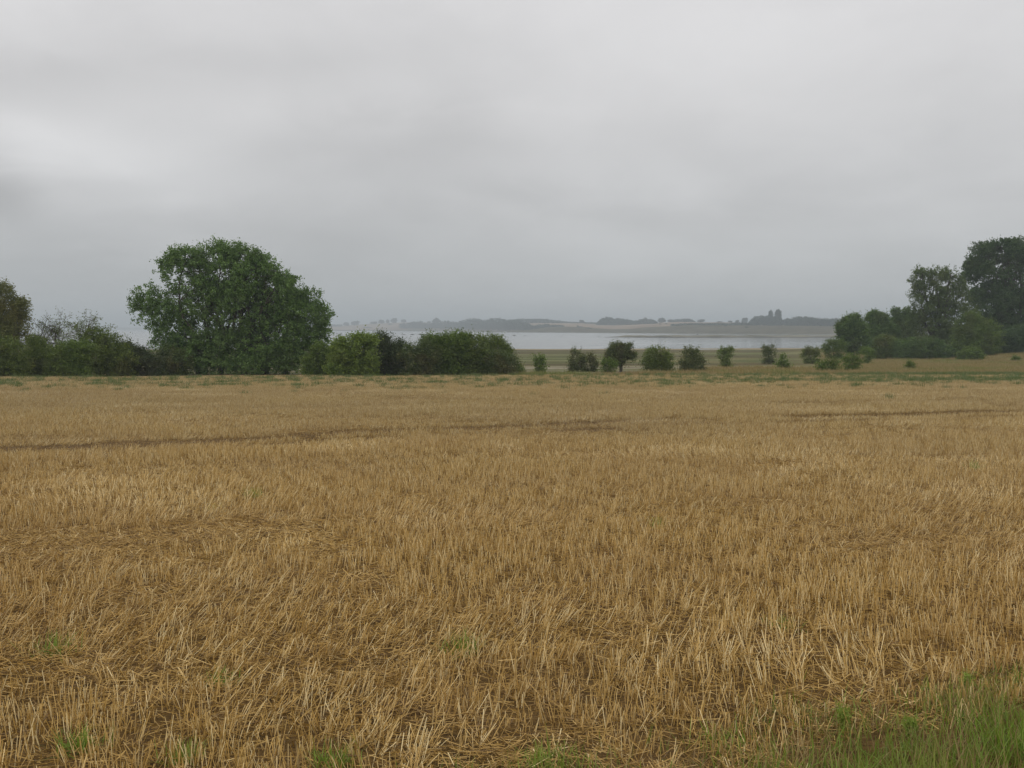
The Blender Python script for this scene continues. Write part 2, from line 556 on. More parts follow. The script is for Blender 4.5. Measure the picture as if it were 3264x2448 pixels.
M['sand'] = sand_mat()
M['rock'] = plain('wet_rock', (.03, .03, .028), (.09, .085, .075), 0.7, 0.7)
M['post'] = plain('weathered_post', (.07, .055, .04), (.14, .12, .09), 5)
M['white'] = plain('boat_paint', (.72, .73, .73), (.82, .82, .81), 1.0, 0.35)
M['boat_dark'] = plain('boat_trim', (.05, .06, .08), (.08, .09, .11), 1.0, 0.4)


# ------------------------------------------------------------------ ground, field, water, far land
def grid_mesh(name, U, Y, fx, fz, mats, attrs=None):
    uu, yy = np.meshgrid(U, Y)
    xx = fx(uu, yy); zz = fz(xx, yy)
    v = np.stack([xx, yy, zz], -1).reshape(-1, 3)
    nu, ny = len(U), len(Y)
    i, j = np.meshgrid(np.arange(nu - 1), np.arange(ny - 1))
    b = (j * nu + i).ravel()
    q = np.stack([b, b + 1, b + nu + 1, b + nu], 1)
    at = {k: ('POINT', f(xx, yy).ravel()) for k, f in (attrs or {}).items()}
    return mesh_np(name, v, q, mats, at, True)


U = np.linspace(-1.6, 1.6, 161)
Yg = np.concatenate([np.linspace(-40, 60, 30), np.linspace(62, 340, 150), np.geomspace(345, 9000, 40)])
me = grid_mesh('ground', U, Yg, lambda u, y: u * (np.abs(y) + 40),
               lambda x, y: zg(x, y) - 0.06 * (1 - sstep(y - edge_y(x), -1.5, 0.0)), [M['ground']])
tag(link('ground', me), kind='structure')

Uf = np.linspace(-1.0, 1.0, 260)
Tf = np.linspace(0, 1, 330)


def field_grid():
    uu, tt = np.meshgrid(Uf, Tf)
    # rows run from behind the camera to the far edge of the field
    y0 = -30 + 105 * tt
    xx = uu * (np.abs(y0) * 0.9 + 14)
    yy = np.where(y0 < 0, y0, y0 * edge_y(xx) / 75.0)
    zz = zg(xx, yy)
    v = np.stack([xx, yy, zz], -1).reshape(-1, 3)
    nu, ny = len(Uf), len(Tf)
    i, j = np.meshgrid(np.arange(nu - 1), np.arange(ny - 1)); b = (j * nu + i).ravel()
    q = np.stack([b, b + 1, b + nu + 1, b + nu], 1)
    return mesh_np('field', v, q, [M['field']], {'track': ('POINT', track_d(xx, yy).ravel())}, True)


tag(link('field', field_grid()), kind='structure')

Yw = np.geomspace(240, 9200, 30)
me = grid_mesh('water', np.linspace(-1.4, 1.4, 30), Yw, lambda u, y: u * (y + 300), lambda x, y: np.full_like(x, WATER_Z), [M['water']])
tag(link('water', me), kind='structure')

SX = [-400, 700, 1050, 1300, 1450, 1550, 1700, 1900, 2200, 2500, 2800, 3600]
SD = [3300, 3200, 3000, 2700, 2300, 2000, 1700, 1550, 1350, 1220, 1150, 1100]
R1X = [700, 1030, 1300, 1450, 1600, 1700, 1750, 1850, 1900, 1950, 2000, 2050, 2100, 2200, 2300, 2500, 2700, 3300]
R1Y = [1050, 1047, 1048, 1051, 1053, 1051, 1042, 1041, 1046, 1050, 1049, 1044, 1041, 1036, 1037, 1038, 1040, 1040]
R2X = [700, 1030, 1100, 1180, 1260, 1320, 1400, 1500, 1690, 1800, 1900, 1950, 2000, 2100, 2150, 2250, 2400, 2500, 2700, 3300]
R2Y = [1046, 1039, 1037, 1032, 1028, 1027, 1028, 1030, 1028, 1029, 1032, 1032, 1030, 1028, 1026, 1027, 1028, 1032, 1034, 1036]


def zpy(py, D): return EYE - (py - 1048) / F * D


def zfar(px, D):
    """height of the far land; px = azimuth in photograph pixels"""
    s = np.interp(px, SX, SD)
    D1 = s + 110; D2 = s + 620
    z1 = zpy(np.interp(px, R1X, R1Y), D1); z2 = zpy(np.interp(px, R2X, R2Y), D2)
    t1 = np.clip((D - s) / 110, 0, 1); t2 = np.clip((D - D1) / 510, 0, 1)
    z = WATER_Z - 0.4 + (z1 - WATER_Z + 0.4) * (1 - (1 - t1) ** 1.6)
    z = z + (z2 - z1) * t2 ** 0.9 - 1.2 * np.sin(np.pi * np.clip((D - D1) / 160, 0, 1)) * (px > 1650)
    z = np.where(D > D2, z2 - (D - D2) * 0.02, z)
    return np.where(D < s, WATER_Z - 0.4 - (s - D) * 0.05, z)


def far_land():
    px = np.linspace(690, 3320, 420)
    T = np.concatenate([[-60, -10], np.linspace(0, 110, 12)[0:], np.linspace(130, 300, 10), np.linspace(340, 640, 8), [900, 1400]])
    pp, tt = np.meshgrid(px, T)
    D = np.interp(pp, SX, SD) + tt
    X = (pp - 1632) / F * D
    Z = zfar(pp, D) + 0.25 * wav(X, D, 60, 8) * (tt > 8)
    v = np.stack([X, D, Z], -1).reshape(-1, 3)
    nu = len(px); i, j = np.meshgrid(np.arange(nu - 1), np.arange(len(T) - 1)); b = (j * nu + i).ravel()
    q = np.stack([b, b + 1, b + nu + 1, b + nu], 1)
    zone = np.where(pp > 1640, sstep(tt, 118, 150), np.where(pp < 1300, sstep(tt, 25, 60), sstep(tt, 60, 120) * 1.0))
    zone = zone * (1 - 0.85 * ((pp > 2700)))
    return mesh_np('hill', v, q, [M['hill']], {'zone': ('POINT', zone.ravel())}, True)


tag(link('hill', far_land()), kind='structure')


def low_coast():
    px = np.linspace(-900, 760, 120); T = np.array([0, 60, 200, 600, 1200.])
    pp, tt = np.meshgrid(px, T)
    D = 5600 + tt; X = (pp - 1632) / F * D
    top = zpy(1044.5 + 0.8 * np.sin(pp / 40) + 0.5 * np.sin(pp / 13), 5800)
    Z = np.where(tt == 0, WATER_Z - 0.5, top * np.clip(1.1 - tt / 3000, 0, 1))
    v = np.stack([X, D, Z], -1).reshape(-1, 3)
    nu = len(px); i, j = np.meshgrid(np.arange(nu - 1), np.arange(len(T) - 1)); b = (j * nu + i).ravel()
    q = np.stack([b, b + 1, b + nu + 1, b + nu], 1)
    return mesh_np('far_coast', v, q, [M['hill']], {'zone': ('POINT', np.zeros(v.shape[0]))}, True)


tag(link('far_coast', low_coast()), kind='structure')


def sandbar():
    px = np.linspace(1925, 3300, 150); T = np.linspace(-1, 1, 13)
    pp, tt = np.meshgrid(px, T)
    Dc = 735 + (pp - 1925) * 0.02
    wdt = 34 * sstep(pp, 1918, 2080) * (1 + 0.10 * np.sin(pp / 37.)) + 2 + 120 * sstep(pp, 2380, 2800)
    D = Dc + tt * wdt * np.where(tt > 0, 1.0, 0.45)
    X = (pp - 1632) / F * D
    h = (1.15 * sstep(pp, 1915, 2010) + 0.15) * (1 + 0.15 * np.sin(pp / 21.) + 0.1 * np.sin(pp / 9.))
    Z = WATER_Z - 0.25 + (h + 0.25) * (1 - np.abs(tt) ** 2.6)
    v = np.stack([X, D, Z], -1).reshape(-1, 3)
    nu = len(px); i, j = np.meshgrid(np.arange(nu - 1), np.arange(len(T) - 1)); b = (j * nu + i).ravel()
    q = np.stack([b, b + 1, b + nu + 1, b + nu], 1)
    return mesh_np('sandbar', v, q, [M['sand']], None, True)


tag(link('sandbar', sandbar()), kind='structure')


# ------------------------------------------------------------------ scatter by geometry nodes (only for uncountable stuff)
def scatter(name, tiles, pts, rot, scl, idx):
    """tiles: meshes; pts (n,3); rot (n,3) euler; scl (n,3); idx (n,) which tile"""
    me = bpy.data.meshes.new(name)
    me.vertices.add(len(pts)); me.vertices.foreach_set('co', np.asarray(pts, np.float32).ravel())
    for an, arr in (('rot', rot), ('scl', scl)):
        a = me.attributes.new(an, 'FLOAT_VECTOR', 'POINT'); a.data.foreach_set('vector', np.asarray(arr, np.float32).ravel())
    a = me.attributes.new('idx', 'INT', 'POINT'); a.data.foreach_set('value', np.asarray(idx, np.int32))
    o = link(name, me)
    gt = bpy.data.node_groups.new(name + '_nodes', 'GeometryNodeTree')
    gt.interface.new_socket('Geometry', in_out='INPUT', socket_type='NodeSocketGeometry')
    gt.interface.new_socket('Geometry', in_out='OUTPUT', socket_type='NodeSocketGeometry')
    N = gt.nodes; L = gt.links
    gi = N.new('NodeGroupInput'); go = N.new('NodeGroupOutput'); jn = N.new('GeometryNodeJoinGeometry')

    def na(nm, typ):
        n = N.new('GeometryNodeInputNamedAttribute'); n.data_type = typ; n.inputs['Name'].default_value = nm
        return [s for s in n.outputs if s.enabled and s.name == 'Attribute'][0]
    ai = na('idx', 'INT'); ar = na('rot', 'FLOAT_VECTOR'); as_ = na('scl', 'FLOAT_VECTOR')
    e2r = N.new('FunctionNodeEulerToRotation'); L.new(ar, e2r.inputs[0])
    for k, tm in enumerate(tiles):
        to = bpy.data.objects.new(name + '_tile', tm)          # never linked to the scene
        oi = N.new('GeometryNodeObjectInfo'); oi.inputs['Object'].default_value = to
        cmp_ = N.new('FunctionNodeCompare'); cmp_.data_type = 'INT'; cmp_.operation = 'EQUAL'
        ii = [s for s in cmp_.inputs if s.enabled]
        L.new(ai, ii[0]); ii[1].default_value = k
        ip = N.new('GeometryNodeInstanceOnPoints')
        L.new(gi.outputs[0], ip.inputs['Points']); L.new(cmp_.outputs[0], ip.inputs['Selection'])
        L.new(oi.outputs['Geometry'], ip.inputs['Instance']); L.new(e2r.outputs[0], ip.inputs['Rotation']); L.new(as_, ip.inputs['Scale'])
        L.new(ip.outputs[0], jn.inputs[0])
    L.new(jn.outputs[0], go.inputs[0])
    md = o.modifiers.new('scatter', 'NODES'); md.node_group = gt
    return o


ROW = radians(22)


def straws(base, tip, w0, rng, tone):
    """three-sided straws from base to tip (n,3)"""
    n = len(base)
    t = tip - base; L = np.linalg.norm(t, axis=1)[:, None]; t = t / L
    ref = rand_dir(rng, n)
    a = np.cross(t, ref); a /= np.linalg.norm(a, axis=1)[:, None] + 1e-9
    b = np.cross(t, a)
    vs = []
    for end, k in ((base, 1.0), (tip, 0.85)):
        for th in (0, 2 * pi / 3, 4 * pi / 3):
            vs.append(end + (a * cos(th) + b * sin(th)) * (w0 * k)[:, None])
    v = np.stack(vs, 1).reshape(-1, 3)
    o = (np.arange(n) * 6)[:, None]
    q = np.concatenate([o + np.array([[0, 1, 4, 3]]), o + np.array([[1, 2, 5, 4]]), o + np.array([[2, 0, 3, 5]])])
    return v, q, np.tile(tone, 3)


TS = 0.62
TP = 0.53            # tile pitch in the field; tiles overlap a little


def stubble_tile(kind, seed):
    rng = np.random.RandomState(seed)
    acc = Acc()
    half = TS / 2 + 0.03
    # standing straws in drilled rows
    ns = {'stand': 210, 'lean': 185, 'flat': 115, 'track': 14}[kind]
    rows = np.arange(-half, half, 0.14)
    # tillers grow in bunches that share a lean
    nb_ = max(4, ns // 3)
    pbx = rng.uniform(-half, half, nb_); pby = rng.choice(rows, nb_) + rng.normal(0, 0.018, nb_)
    if kind == 'stand': plx, ply = rng.normal(0, .17, nb_), rng.normal(0, .17, nb_)
    elif kind == 'lean': plx, ply = rng.normal(.5, .35, nb_), rng.normal(0, .35, nb_)
    else: plx, ply = rng.normal(.6, 1.1, nb_), rng.normal(0, 1.1, nb_)
    k = rng.randint(0, nb_, ns)
    bx = pbx[k] + rng.normal(0, .026, ns); by = pby[k] + rng.normal(0, .012, ns)
    lx = plx[k] + rng.normal(0, .16, ns); ly = ply[k] + rng.normal(0, .16, ns)
    h = np.clip(rng.normal(0.112, 0.026, ns), 0.04, 0.18) * {'stand': 1, 'lean': 1.1, 'flat': .75, 'track': .5}[kind]
    d = np.stack([lx, ly, np.ones(ns)], 1); d /= np.linalg.norm(d, axis=1)[:, None]
    base = np.stack([bx, by, np.full(ns, -0.01)], 1)
    tone = np.clip(rng.normal(.70, .26, ns), 0, 1) * (1 - .2 * (kind == 'track'))
    acc.add(*straws(base, base + d * h[:, None] * rng.uniform(.9, 1.25, ns)[:, None], rng.uniform(.0015, .0029, ns), rng, tone))
    # loose straw lying about
    nl = {'stand': 230, 'lean': 270, 'flat': 400, 'track': 110}[kind]
    c = np.stack([rng.uniform(-half, half, nl), rng.uniform(-half, half, nl), rng.uniform(0.004, {'stand': .040, 'lean': .06, 'flat': .05, 'track': .015}[kind], nl)], 1)
    a = rng.uniform(0, 2 * pi, nl); sl = rng.normal(0, .22, nl); L = rng.uniform(.03, .16, nl)
    d = np.stack([np.cos(a), np.sin(a), sl], 1)
    b0 = c - d * L[:, None] / 2; t0 = c + d * L[:, None] / 2
    b0[:, 2] = np.maximum(b0[:, 2], .002); t0[:, 2] = np.maximum(t0[:, 2], .002)
    acc.add(*straws(b0, t0, rng.uniform(.0013, .0028, nl), rng, np.clip(rng.normal({'stand': .28, 'lean': .34, 'flat': .38, 'track': .12}[kind], .2, nl), 0, 1)))
    # chaff and leaf shreds
    nc = 160
    cc = np.stack([rng.uniform(-half, half, nc), rng.uniform(-half, half, nc), rng.uniform(.003, .03, nc)], 1)
    v, q, t = leaf_quads(cc, 0.045, rng, np.clip(rng.normal(.25, .15, nc), 0, 1), .5, .16)
    acc.add(v, q, t)
    return acc.mesh('stubble_tile', [M['straw']])


VL = [G(1900, 2640), G(2213, 2520), G(2500, 2420), G(2850, 2340), G(3264, 2290), G(3700, 2240)]


def verge_line(x): return np.interp(x, [p[0] for p in VL], [p[1] for p in VL])


def make_stubble():
    tiles = [stubble_tile('stand', 10 + i) for i in range(5)] + [stubble_tile('lean', 30 + i) for i in range(5)] + [stubble_tile('flat', 50 + i) for i in range(4)] + [stubble_tile('track', 70 + i) for i in range(3)]
    c, s = cos(ROW), sin(ROW)
    n = int(130 / TP)
    a, b = np.meshgrid((np.arange(-n, n) + .5) * TP, (np.arange(-n, n) + .5) * TP)
    x = (a * c - b * s).ravel(); y = (a * s + b * c).ravel()
    vl = verge_line(x)
    k = (y > 2.2) & (y < edge_y(x) + 0.2) & (np.abs(x) < 0.58 * y + 2.5) & ((x < .5) | (y > vl - .15) | (x > 5))
    x, y = x[k], y[k]; n = len(x)
    rng = np.random.RandomState(5)
    # nearest few metres give way to verge grass at the right
    lean = wav(x, y, 5.5, 21) + 0.7 * wav(x, y, 2.2, 22) + rng.normal(0, .25, n)
    ra = x * c + y * s; rb = -x * s + y * c           # along and across the drill rows
    flat = .8 * wav(ra * .35, rb * 1.3, 4.0, 34) + 0.6 * wav(ra * .5, rb * 1.5, 1.9, 35) + rng.normal(0, .32, n)
    tr = track_d(x, y)
    kind = np.where(lean > 0.30, 1, 0); kind = np.where(flat > 0.70, 2, kind); kind = np.where(tr > .3, 3, kind)
    idx = np.where(kind == 0, rng.randint(0, 5, n), np.where(kind == 1, 5 + rng.randint(0, 5, n), np.where(kind == 2, 10 + rng.randint(0, 4, n), 14 + rng.randint(0, 3, n))))
    ang = np.where(kind == 1, wav(x, y, 8.0, 41) * 2.6 + 0.4, ROW + pi * rng.randint(0, 2, n) + rng.normal(0, .04, n))
    ang = np.where(kind >= 2, rng.uniform(0, 6.28, n), ang)
    sz = 1.0 + 0.20 * wav(x, y, 6, 51) + .22 * wav(ra * .15, rb, 2.6, 52) + rng.normal(0, .06, n) - 0.3 * tr
    scl = np.stack([np.full(n, .90), np.full(n, .90), .90 * np.clip(sz, .35, 1.5)], 1)
    rot = np.stack([np.full(n, -0.0227), np.zeros(n), ang], 1)
    rot[:, 0] = 0
    pts = np.stack([x, y, zg(x, y) + 0.0], 1)
    o = scatter('stubble', tiles, pts, rot, scl, idx)
    tag(o, 'pale cut straw stubble and loose straw covering the whole harvested field', 'stubble', kind='stuff')


make_stubble()


# ------------------------------------------------------------------ grass
def blades(acc, base, length, width, rng, tone, droop=0.5, segs=3, lean=0.35):
    n = len(base)
    az_ = rng.uniform(0, 2 * pi, n); ln = np.abs(rng.normal(0, lean, n))
    d0 = np.stack([np.cos(az_) * ln, np.sin(az_) * ln, np.ones(n)], 1); d0 /= np.linalg.norm(d0, axis=1)[:, None]
    side = np.stack([-np.sin(az_ + rng.normal(0, .8, n)), np.cos(az_), np.zeros(n)], 1); side /= np.linalg.norm(side, axis=1)[:, None]
    out_ = np.stack([np.cos(az_), np.sin(az_), np.zeros(n)], 1)
    dr = np.abs(rng.normal(0, droop, n))[:, None]
    L = length[:, None]; wd = width[:, None]
    rows_ = []
    for i in range(segs + 1):
        t = i / segs
        p = base + d0 * L * t + out_ * L * dr * t * t * .6 - np.array([0, 0, 1]) * L * dr * t * t * .45
        ww = wd * (1 - t ** 1.6) * .5 + 0.0003
        rows_ += [p - side * ww, p + side * ww]
    v = np.stack(rows_, 1).reshape(-1, 3)
    o = (np.arange(n) * 2 * (segs + 1))[:, None]
    q = np.concatenate([o + np.array([[2 * i, 2 * i + 1, 2 * i + 3, 2 * i + 2]]) for i in range(segs)])
    acc.add(v, q, np.tile(tone, segs))


def verge():
    rng = np.random.RandomState(77)
    # ground area of the verge, from the bottom right corner of the view and onwards behind the camera
    acc = Acc(); accd = Acc()
    n = 150000
    x = rng.uniform(-1.0, 4.8, n); y = rng.uniform(2.2, 6.4, n)
    lim = verge_line(x)
    dist = lim - y + 0.45 * wav(x, y, 1.1, 61)
    prob = sstep(dist, -0.7, 0.6) * (0.55 + 0.45 * wav(x, y, .4, 62))
    k = rng.uniform(0, 1, n) < prob * 0.95
    x, y, dist = x[k], y[k], dist[k]; n = len(x)
    base = np.stack([x, y, zg(x, y) - .01], 1)
    L = rng.uniform(.08, .22, n) * (0.75 + .35 * sstep(dist, 0, .8))
    tone = np.clip(rng.normal(.42, .2, n) + .25 * wav(x, y, 0.7, 63), 0, 1)
    dry = rng.uniform(0, 1, n) < (0.40 + 0.30 * wav(x, y, 0.8, 64) - .1 * sstep(dist, 0, .5))
    blades(acc, base[~dry], L[~dry], rng.uniform(.003, .007, (~dry).sum()), rng, tone[~dry], .55)
    o = link('verge_grass', acc.mesh('verge_grass', [M['grass_green']]))
    tag(o, 'green grass of the field verge in the near right corner', 'grass', kind='stuff')
    blades(accd, base[dry], L[dry] * 1.15, rng.uniform(.002, .005, dry.sum()), rng, tone[dry], .4)
    o = link('dry_grass', accd.mesh('dry_grass', [M['grass_dry']]))
    tag(o, 'brown dead grass stalks mixed into the green verge at the near right corner', 'grass', kind='stuff')


verge()


def tuft(px, py, r, h, n, label, seed, wide=.005):
    x, y = G(px, py)
    rng = np.random.RandomState(seed)
    acc = Acc()
    bx = rng.normal(0, r * .5, n); by = rng.normal(0, r * .5, n)
    base = np.stack([bx, by, np.full(n, -.01)], 1)
    blades(acc, base, rng.uniform(.5, 1.1, n) * h, rng.uniform(.7, 1.3, n) * wide, rng, np.clip(rng.normal(.55, .2, n), 0, 1), .5, lean=.5)
    o = link('grass_tuft', acc.mesh('grass_tuft', [M['grass_green']]), loc=(x, y, float(zg(x, y))))
    tag(o, label, 'grass tuft', 'green grass tufts growing in the stubble')


for i, (px, py, r, h, n, lab) in enumerate([
        (1475, 2080, .13, .17, 70, 'bright green grass tuft standing alone in the middle of the near stubble'),
        (807, 1590, .10, .20, 60, 'small dark green tuft standing alone left of the middle of the field'),
        (2495, 2010, .12, .12, 60, 'low dark green tuft in the stubble above the verge grass'),
        (170, 2095, .14, .18, 60, 'thin green grass tuft near the left edge of the picture, higher of two there'),
        (250, 2395, .12, .14, 70, 'green tuft among stubble at the bottom left, lower of two there'),
        (700, 2185, .09, .13, 40, 'narrow green tuft between the straws, lower left of the lone bright tuft'),
        (590, 2425, .10, .13, 60, 'green tuft cut by the bottom edge left of the middle'),
        (1065, 2440, .12, .13, 70, 'dark green tuft at the bottom edge, nearest left of the centre'),
        (1730, 2435, .10, .14, 50, 'green tuft at the bottom edge just right of the centre'),
        (2095, 1690, .10, .16, 30, 'faint pale green tuft in the mid field right of centre'),
        (3105, 1500, .12, .24, 40, 'slim green weed tuft in the mid field near the right edge'),
        (680, 1625, .10, .12, 25, 'faint low tuft just left of the small dark green tuft')]):
    tuft(px, py, r * .8, h, int(n * 1.5), lab, 340 + i)


def herb(px, py, h, label, seed):
    """upright feathery herb: stems with whorls of small leaves"""
    x, y = G(px, py); rng = np.random.RandomState(seed)
    root = thing('feathery_herb', label, 'weed', (x, y, float(zg(x, y))), 'feathery herbs in the verge grass')
    st = Acc(); lf = Acc()
    for k in range(5):
        a = rng.uniform(0, 6.28); ln = rng.uniform(.05, .4)
        tip = np.array([cos(a) * ln, sin(a) * ln, 1.0]) * h * rng.uniform(.7, 1.0)
        b = np.array([rng.normal(0, .02), rng.normal(0, .02), -.01])
        t = np.linspace(0, 1, 5)[:, None]
        tube(st, b + (tip - b) * t, np.linspace(.003, .0015, 5), 4)
        c = b + (tip - b) * rng.uniform(.2, 1, (150, 1)) + rng.normal(0, .014, (150, 3))
        lf.add(*leaf_quads(c, .016, rng, np.clip(rng.normal(.5, .2, 150), 0, 1), .3, .3))
    link('stem', st.mesh('stem', [M['herb']]), root)
    link('foliage', lf.mesh('foliage', [M['herb']]), root)


herb(2690, 2320, .13, 'grey green feathery herb at the verge edge, leftmost of three', 401)
herb(2905, 2345, .11, 'small feathery herb, the middle one of three in the verge', 402)
herb(3090, 2215, .11, 'feathery herb near the right edge where the stubble meets the verge', 403)


def weed_tile(seed, h=.30, n=60):
    rng = np.random.RandomState(seed); acc = Acc()
    base = np.stack([rng.normal(0, .13, n), rng.normal(0, .13, n), np.zeros(n)], 1)
    blades(acc, base, rng.uniform(.5, 1.2, n) * h, rng.uniform(.010, .024, n), rng, np.clip(rng.normal(.45, .2, n), 0, 1), .5, 2, .4)
    return acc.mesh('weed_tile', [M['weed']])


def make_weeds():
    rng = np.random.RandomState(9)
    n = 42000
    y = rng.uniform(34, 88, n); x = rng.uniform(-.56, .56, n) * y
    e = edge_y(x)
    f = y / e
    nz = wav(x, y * 1.8, 7, 71) + .8 * wav(x, y * 1.5, 2.4, 72)
    right = sstep(x, 5, 38)
    # green band near the far edge, and along a strip on the right
    dens = 0.10 * sstep(f, .60, .80) + .42 * sstep(nz, .35, 1.1) * sstep(f, .60, .82)
    dens = dens + .85 * right * np.exp(-((f - .80) / .045) ** 2) + 1.2 * sstep(x, 14, 34) * np.exp(-((f - .975) / .03) ** 2)
    dens = dens + .28 * np.exp(-((f - .985) / .012) ** 2)
    dens = dens + .10 * sstep(nz, .9, 1.3) * sstep(f, .45, .6)
    k = (rng.uniform(0, 1, n) < dens * .85) & (f < 1.0)
    x, y = x[k], y[k]; n = len(x)
    s = rng.uniform(.45, 1.2, n)
    pts = np.stack([x, y, zg(x, y)], 1)
    o = scatter('weeds', [weed_tile(80 + i) for i in range(5)], pts,
                np.stack([np.zeros(n), np.zeros(n), rng.uniform(0, 6.28, n)], 1), np.stack([s, s, s * rng.uniform(.7, 1.2, n)], 1), rng.randint(0, 5, n))
    tag(o, 'low green weeds spread through the far end of the stubble field', 'weeds', kind='stuff')


make_weeds()


def meadow_tile(seed, tall):
    rng = np.random.RandomState(seed); acc = Acc(); n = 120
    base = np.stack([rng.uniform(-.8, .8, n), rng.uniform(-.8, .8, n), np.full(n, -.03)], 1)
    blades(acc, base, rng.uniform(.5, 1.2, n) * tall, rng.uniform(.015, .035, n), rng, np.clip(rng.normal(.35, .2, n), 0, 1), .4, 2, .3)
    return acc


M['meadow_dry'] = leaf_mat('meadow_dry', (.19, .145, .060), (.40, .31, .15), (.15, .19, .05), .10, .2, .9)


def make_meadow_grass():
    rng = np.random.RandomState(19)
    n = 15000
    y = rng.uniform(66, 215, n) ; x = rng.uniform(-.1, .62, n) * y
    k = (y > edge_y(x) + .3) & ((y < 79 + 20 * sstep(x / y, .12, .20) + 4 * wav(x, y, 12, 91)) | (x > .30 * y) & (rng.uniform(0, 1, n) < .8)) & ((x > -.0 * y) | (y < 80))
    x, y = x[k], y[k]; n = len(x)
    s = rng.uniform(.6, 1.2, n)
    o = scatter('meadow_grass', [meadow_tile(90 + i, .38).mesh('meadow_tile', [M['meadow_dry']]) for i in range(5)],
                np.stack([x, y, zg(x, y)], 1), np.stack([np.zeros(n), np.zeros(n), rng.uniform(0, 6.28, n)], 1),
                np.stack([s, s, s * rng.uniform(.6, 1.3, n)], 1), rng.randint(0, 5, n))
    tag(o, 'tall dry brown grass on the rough meadow beyond the stubble', 'grass', kind='stuff')


make_meadow_grass()


# ------------------------------------------------------------------ trees and shrubs
def ellipsoids(blobs, D, deep=0.8):
    """blobs in photograph pixels (cx, cy, rx, ry[, depth offset m]) -> world ellipsoids"""
    E = []
    for b in blobs:
        cx, cy, rx, ry = b[:4]; off = b[4] if len(b) > 4 else 0.0
        c = P(cx, cy, D + off); k = (D + off) / F
        E.append((c, np.array([rx * k, deep * (rx + ry) / 2 * k, ry * k])))
    return E


def plant(name, label, cat, basepx, D, blobs, mat, ncl, per, csize, lsize, seed, trunks=((0, 1.0),), r0=.2, bark='bark', group=None,
          gap=0.0, shell=.30, wob=.16, outw=.9, parts=('trunk', 'crown'), nbr=14, deep=.8, up=.35, asp=.55, fork=.35, lobes=9, lobew=.38):
    rng = np.random.RandomState(seed)
    E = ellipsoids(blobs, D, deep)
    x0 = X_at(basepx, D); z0 = float(zg(x0, D))
    origin = np.array([x0, D, z0])
    root = thing(name, label, cat, origin, group)
    if parts[0] == 'stem':
        # bushes are leafy down to the grass
        lo = []
        for c, rr_ in E:
            if c[2] - rr_[2] < z0 + 1.2:
                lo.append((np.array([c[0], c[1], z0 + .25 * rr_[2]]), np.array([rr_[0] * .85, rr_[1] * .85, rr_[2] * .55])))
        E = E + lo
        ncl = int(ncl * 2.0); lsize *= 1.15
    (v, q, t), cc = crown_leaves(E, ncl, per, csize, lsize, rng, gap, shell, wob, outw, zg, up, asp, lobes, lobew)
    ac = Acc(); ac.add(v, q, t)
    tr = Acc()
    if parts[0] == 'stem':
        up_ = cc[cc[:, 2] > np.quantile(cc[:, 2], .72)]
        for s0 in up_[rng.randint(0, len(up_), 34)]:
            dv = np.array([rng.normal(0, .45), rng.normal(0, .4), 1.0]); Ls = csize * rng.uniform(2.0, 4.2)
            pc = s0 + dv * (rng.uniform(.2, 1.05, (11, 1)) * Ls) + rng.normal(0, csize * .16, (11, 3))
            ac.add(*leaf_quads(pc, lsize * .8, rng, np.clip(rng.normal(.6, .2, 11), 0, 1)))
    C = np.array([c for c, _ in E])
    top = C[np.argmax(C[:, 2])]
    for dx_, rr in trunks:
        b = origin + np.array([dx_, rng.uniform(-.3, .3) * (abs(dx_) > 0), -.1])
        h = C[:, 2].mean() - z0
        mid = b + np.array([(C[:, 0].mean() - b[0]) * .35, 0, h * fork + .1])
        limb(tr, b, mid, r0 * rr, r0 * rr * .78, rng, .04, 5, 8)
        # limbs to the lobes nearest to this stem
        near = np.argsort(np.abs(C[:, 0] - b[0]))[:max(2, len(C) // len(trunks) + 1)]
        for j in near:
            e = C[j] + np.array([0, 0, E[j][1][2] * .35])
            pts = limb(tr, mid, e, r0 * rr * .55, r0 * rr * .14, rng, .10, 7, 6)
            for _ in range(max(2, nbr // len(near))):
                s = pts[rng.randint(2, 7)]
                cnd = cc[rng.randint(0, len(cc), 12)]
                tgt = cnd[np.argmin(np.linalg.norm(cnd - e, axis=1))]
                limb(tr, s, tgt, r0 * rr * .16, r0 * rr * .03, rng, .10, 5, 4)
    link(parts[0], tr.mesh(parts[0], [M[bark]], origin, True), root)
    link(parts[1], ac.mesh(parts[1], [M[mat]], origin), root)
    return root


# the big spreading tree left of the middle
plant('poplar_tree', 'largest tree on the left, broad green crown reaching down to the field edge', 'tree', 720, 80,
      [(600, 880, 75, 85), (700, 850, 90, 75), (800, 890, 90, 90), (890, 950, 85, 85), (960, 1020, 80, 80), (640, 980, 110, 100),
       (760, 990, 130, 110), (880, 1070, 120, 95), (990, 1090, 62, 75), (470, 960, 50, 52), (520, 1010, 60, 70), (560, 1080, 80, 80),
       (690, 1120, 150, 80), (830, 1135, 160, 72), (600, 1140, 80, 60), (930, 1140, 110, 62), (760, 1165, 190, 42), (600, 830, 60, 45), (740, 815, 60, 45), (820, 855, 60, 50), (905, 915, 55, 50), (975, 975, 50, 50), (550, 815, 22, 22), (438, 990, 22, 40), (985, 955, 30, 30), (1030, 1010, 28, 32), (1030, 1050, 30, 40), (520, 850, 24, 34)],
      'leaf_poplar', 13500, 18, .20, .145, 1, trunks=((-2.2, .6), (-.4, .9), (1.4, 1.0), (3.2, .8), (4.8, .6)), r0=.30, nbr=60, gap=.45, shell=.36, wob=.10, lobes=12, lobew=.5)
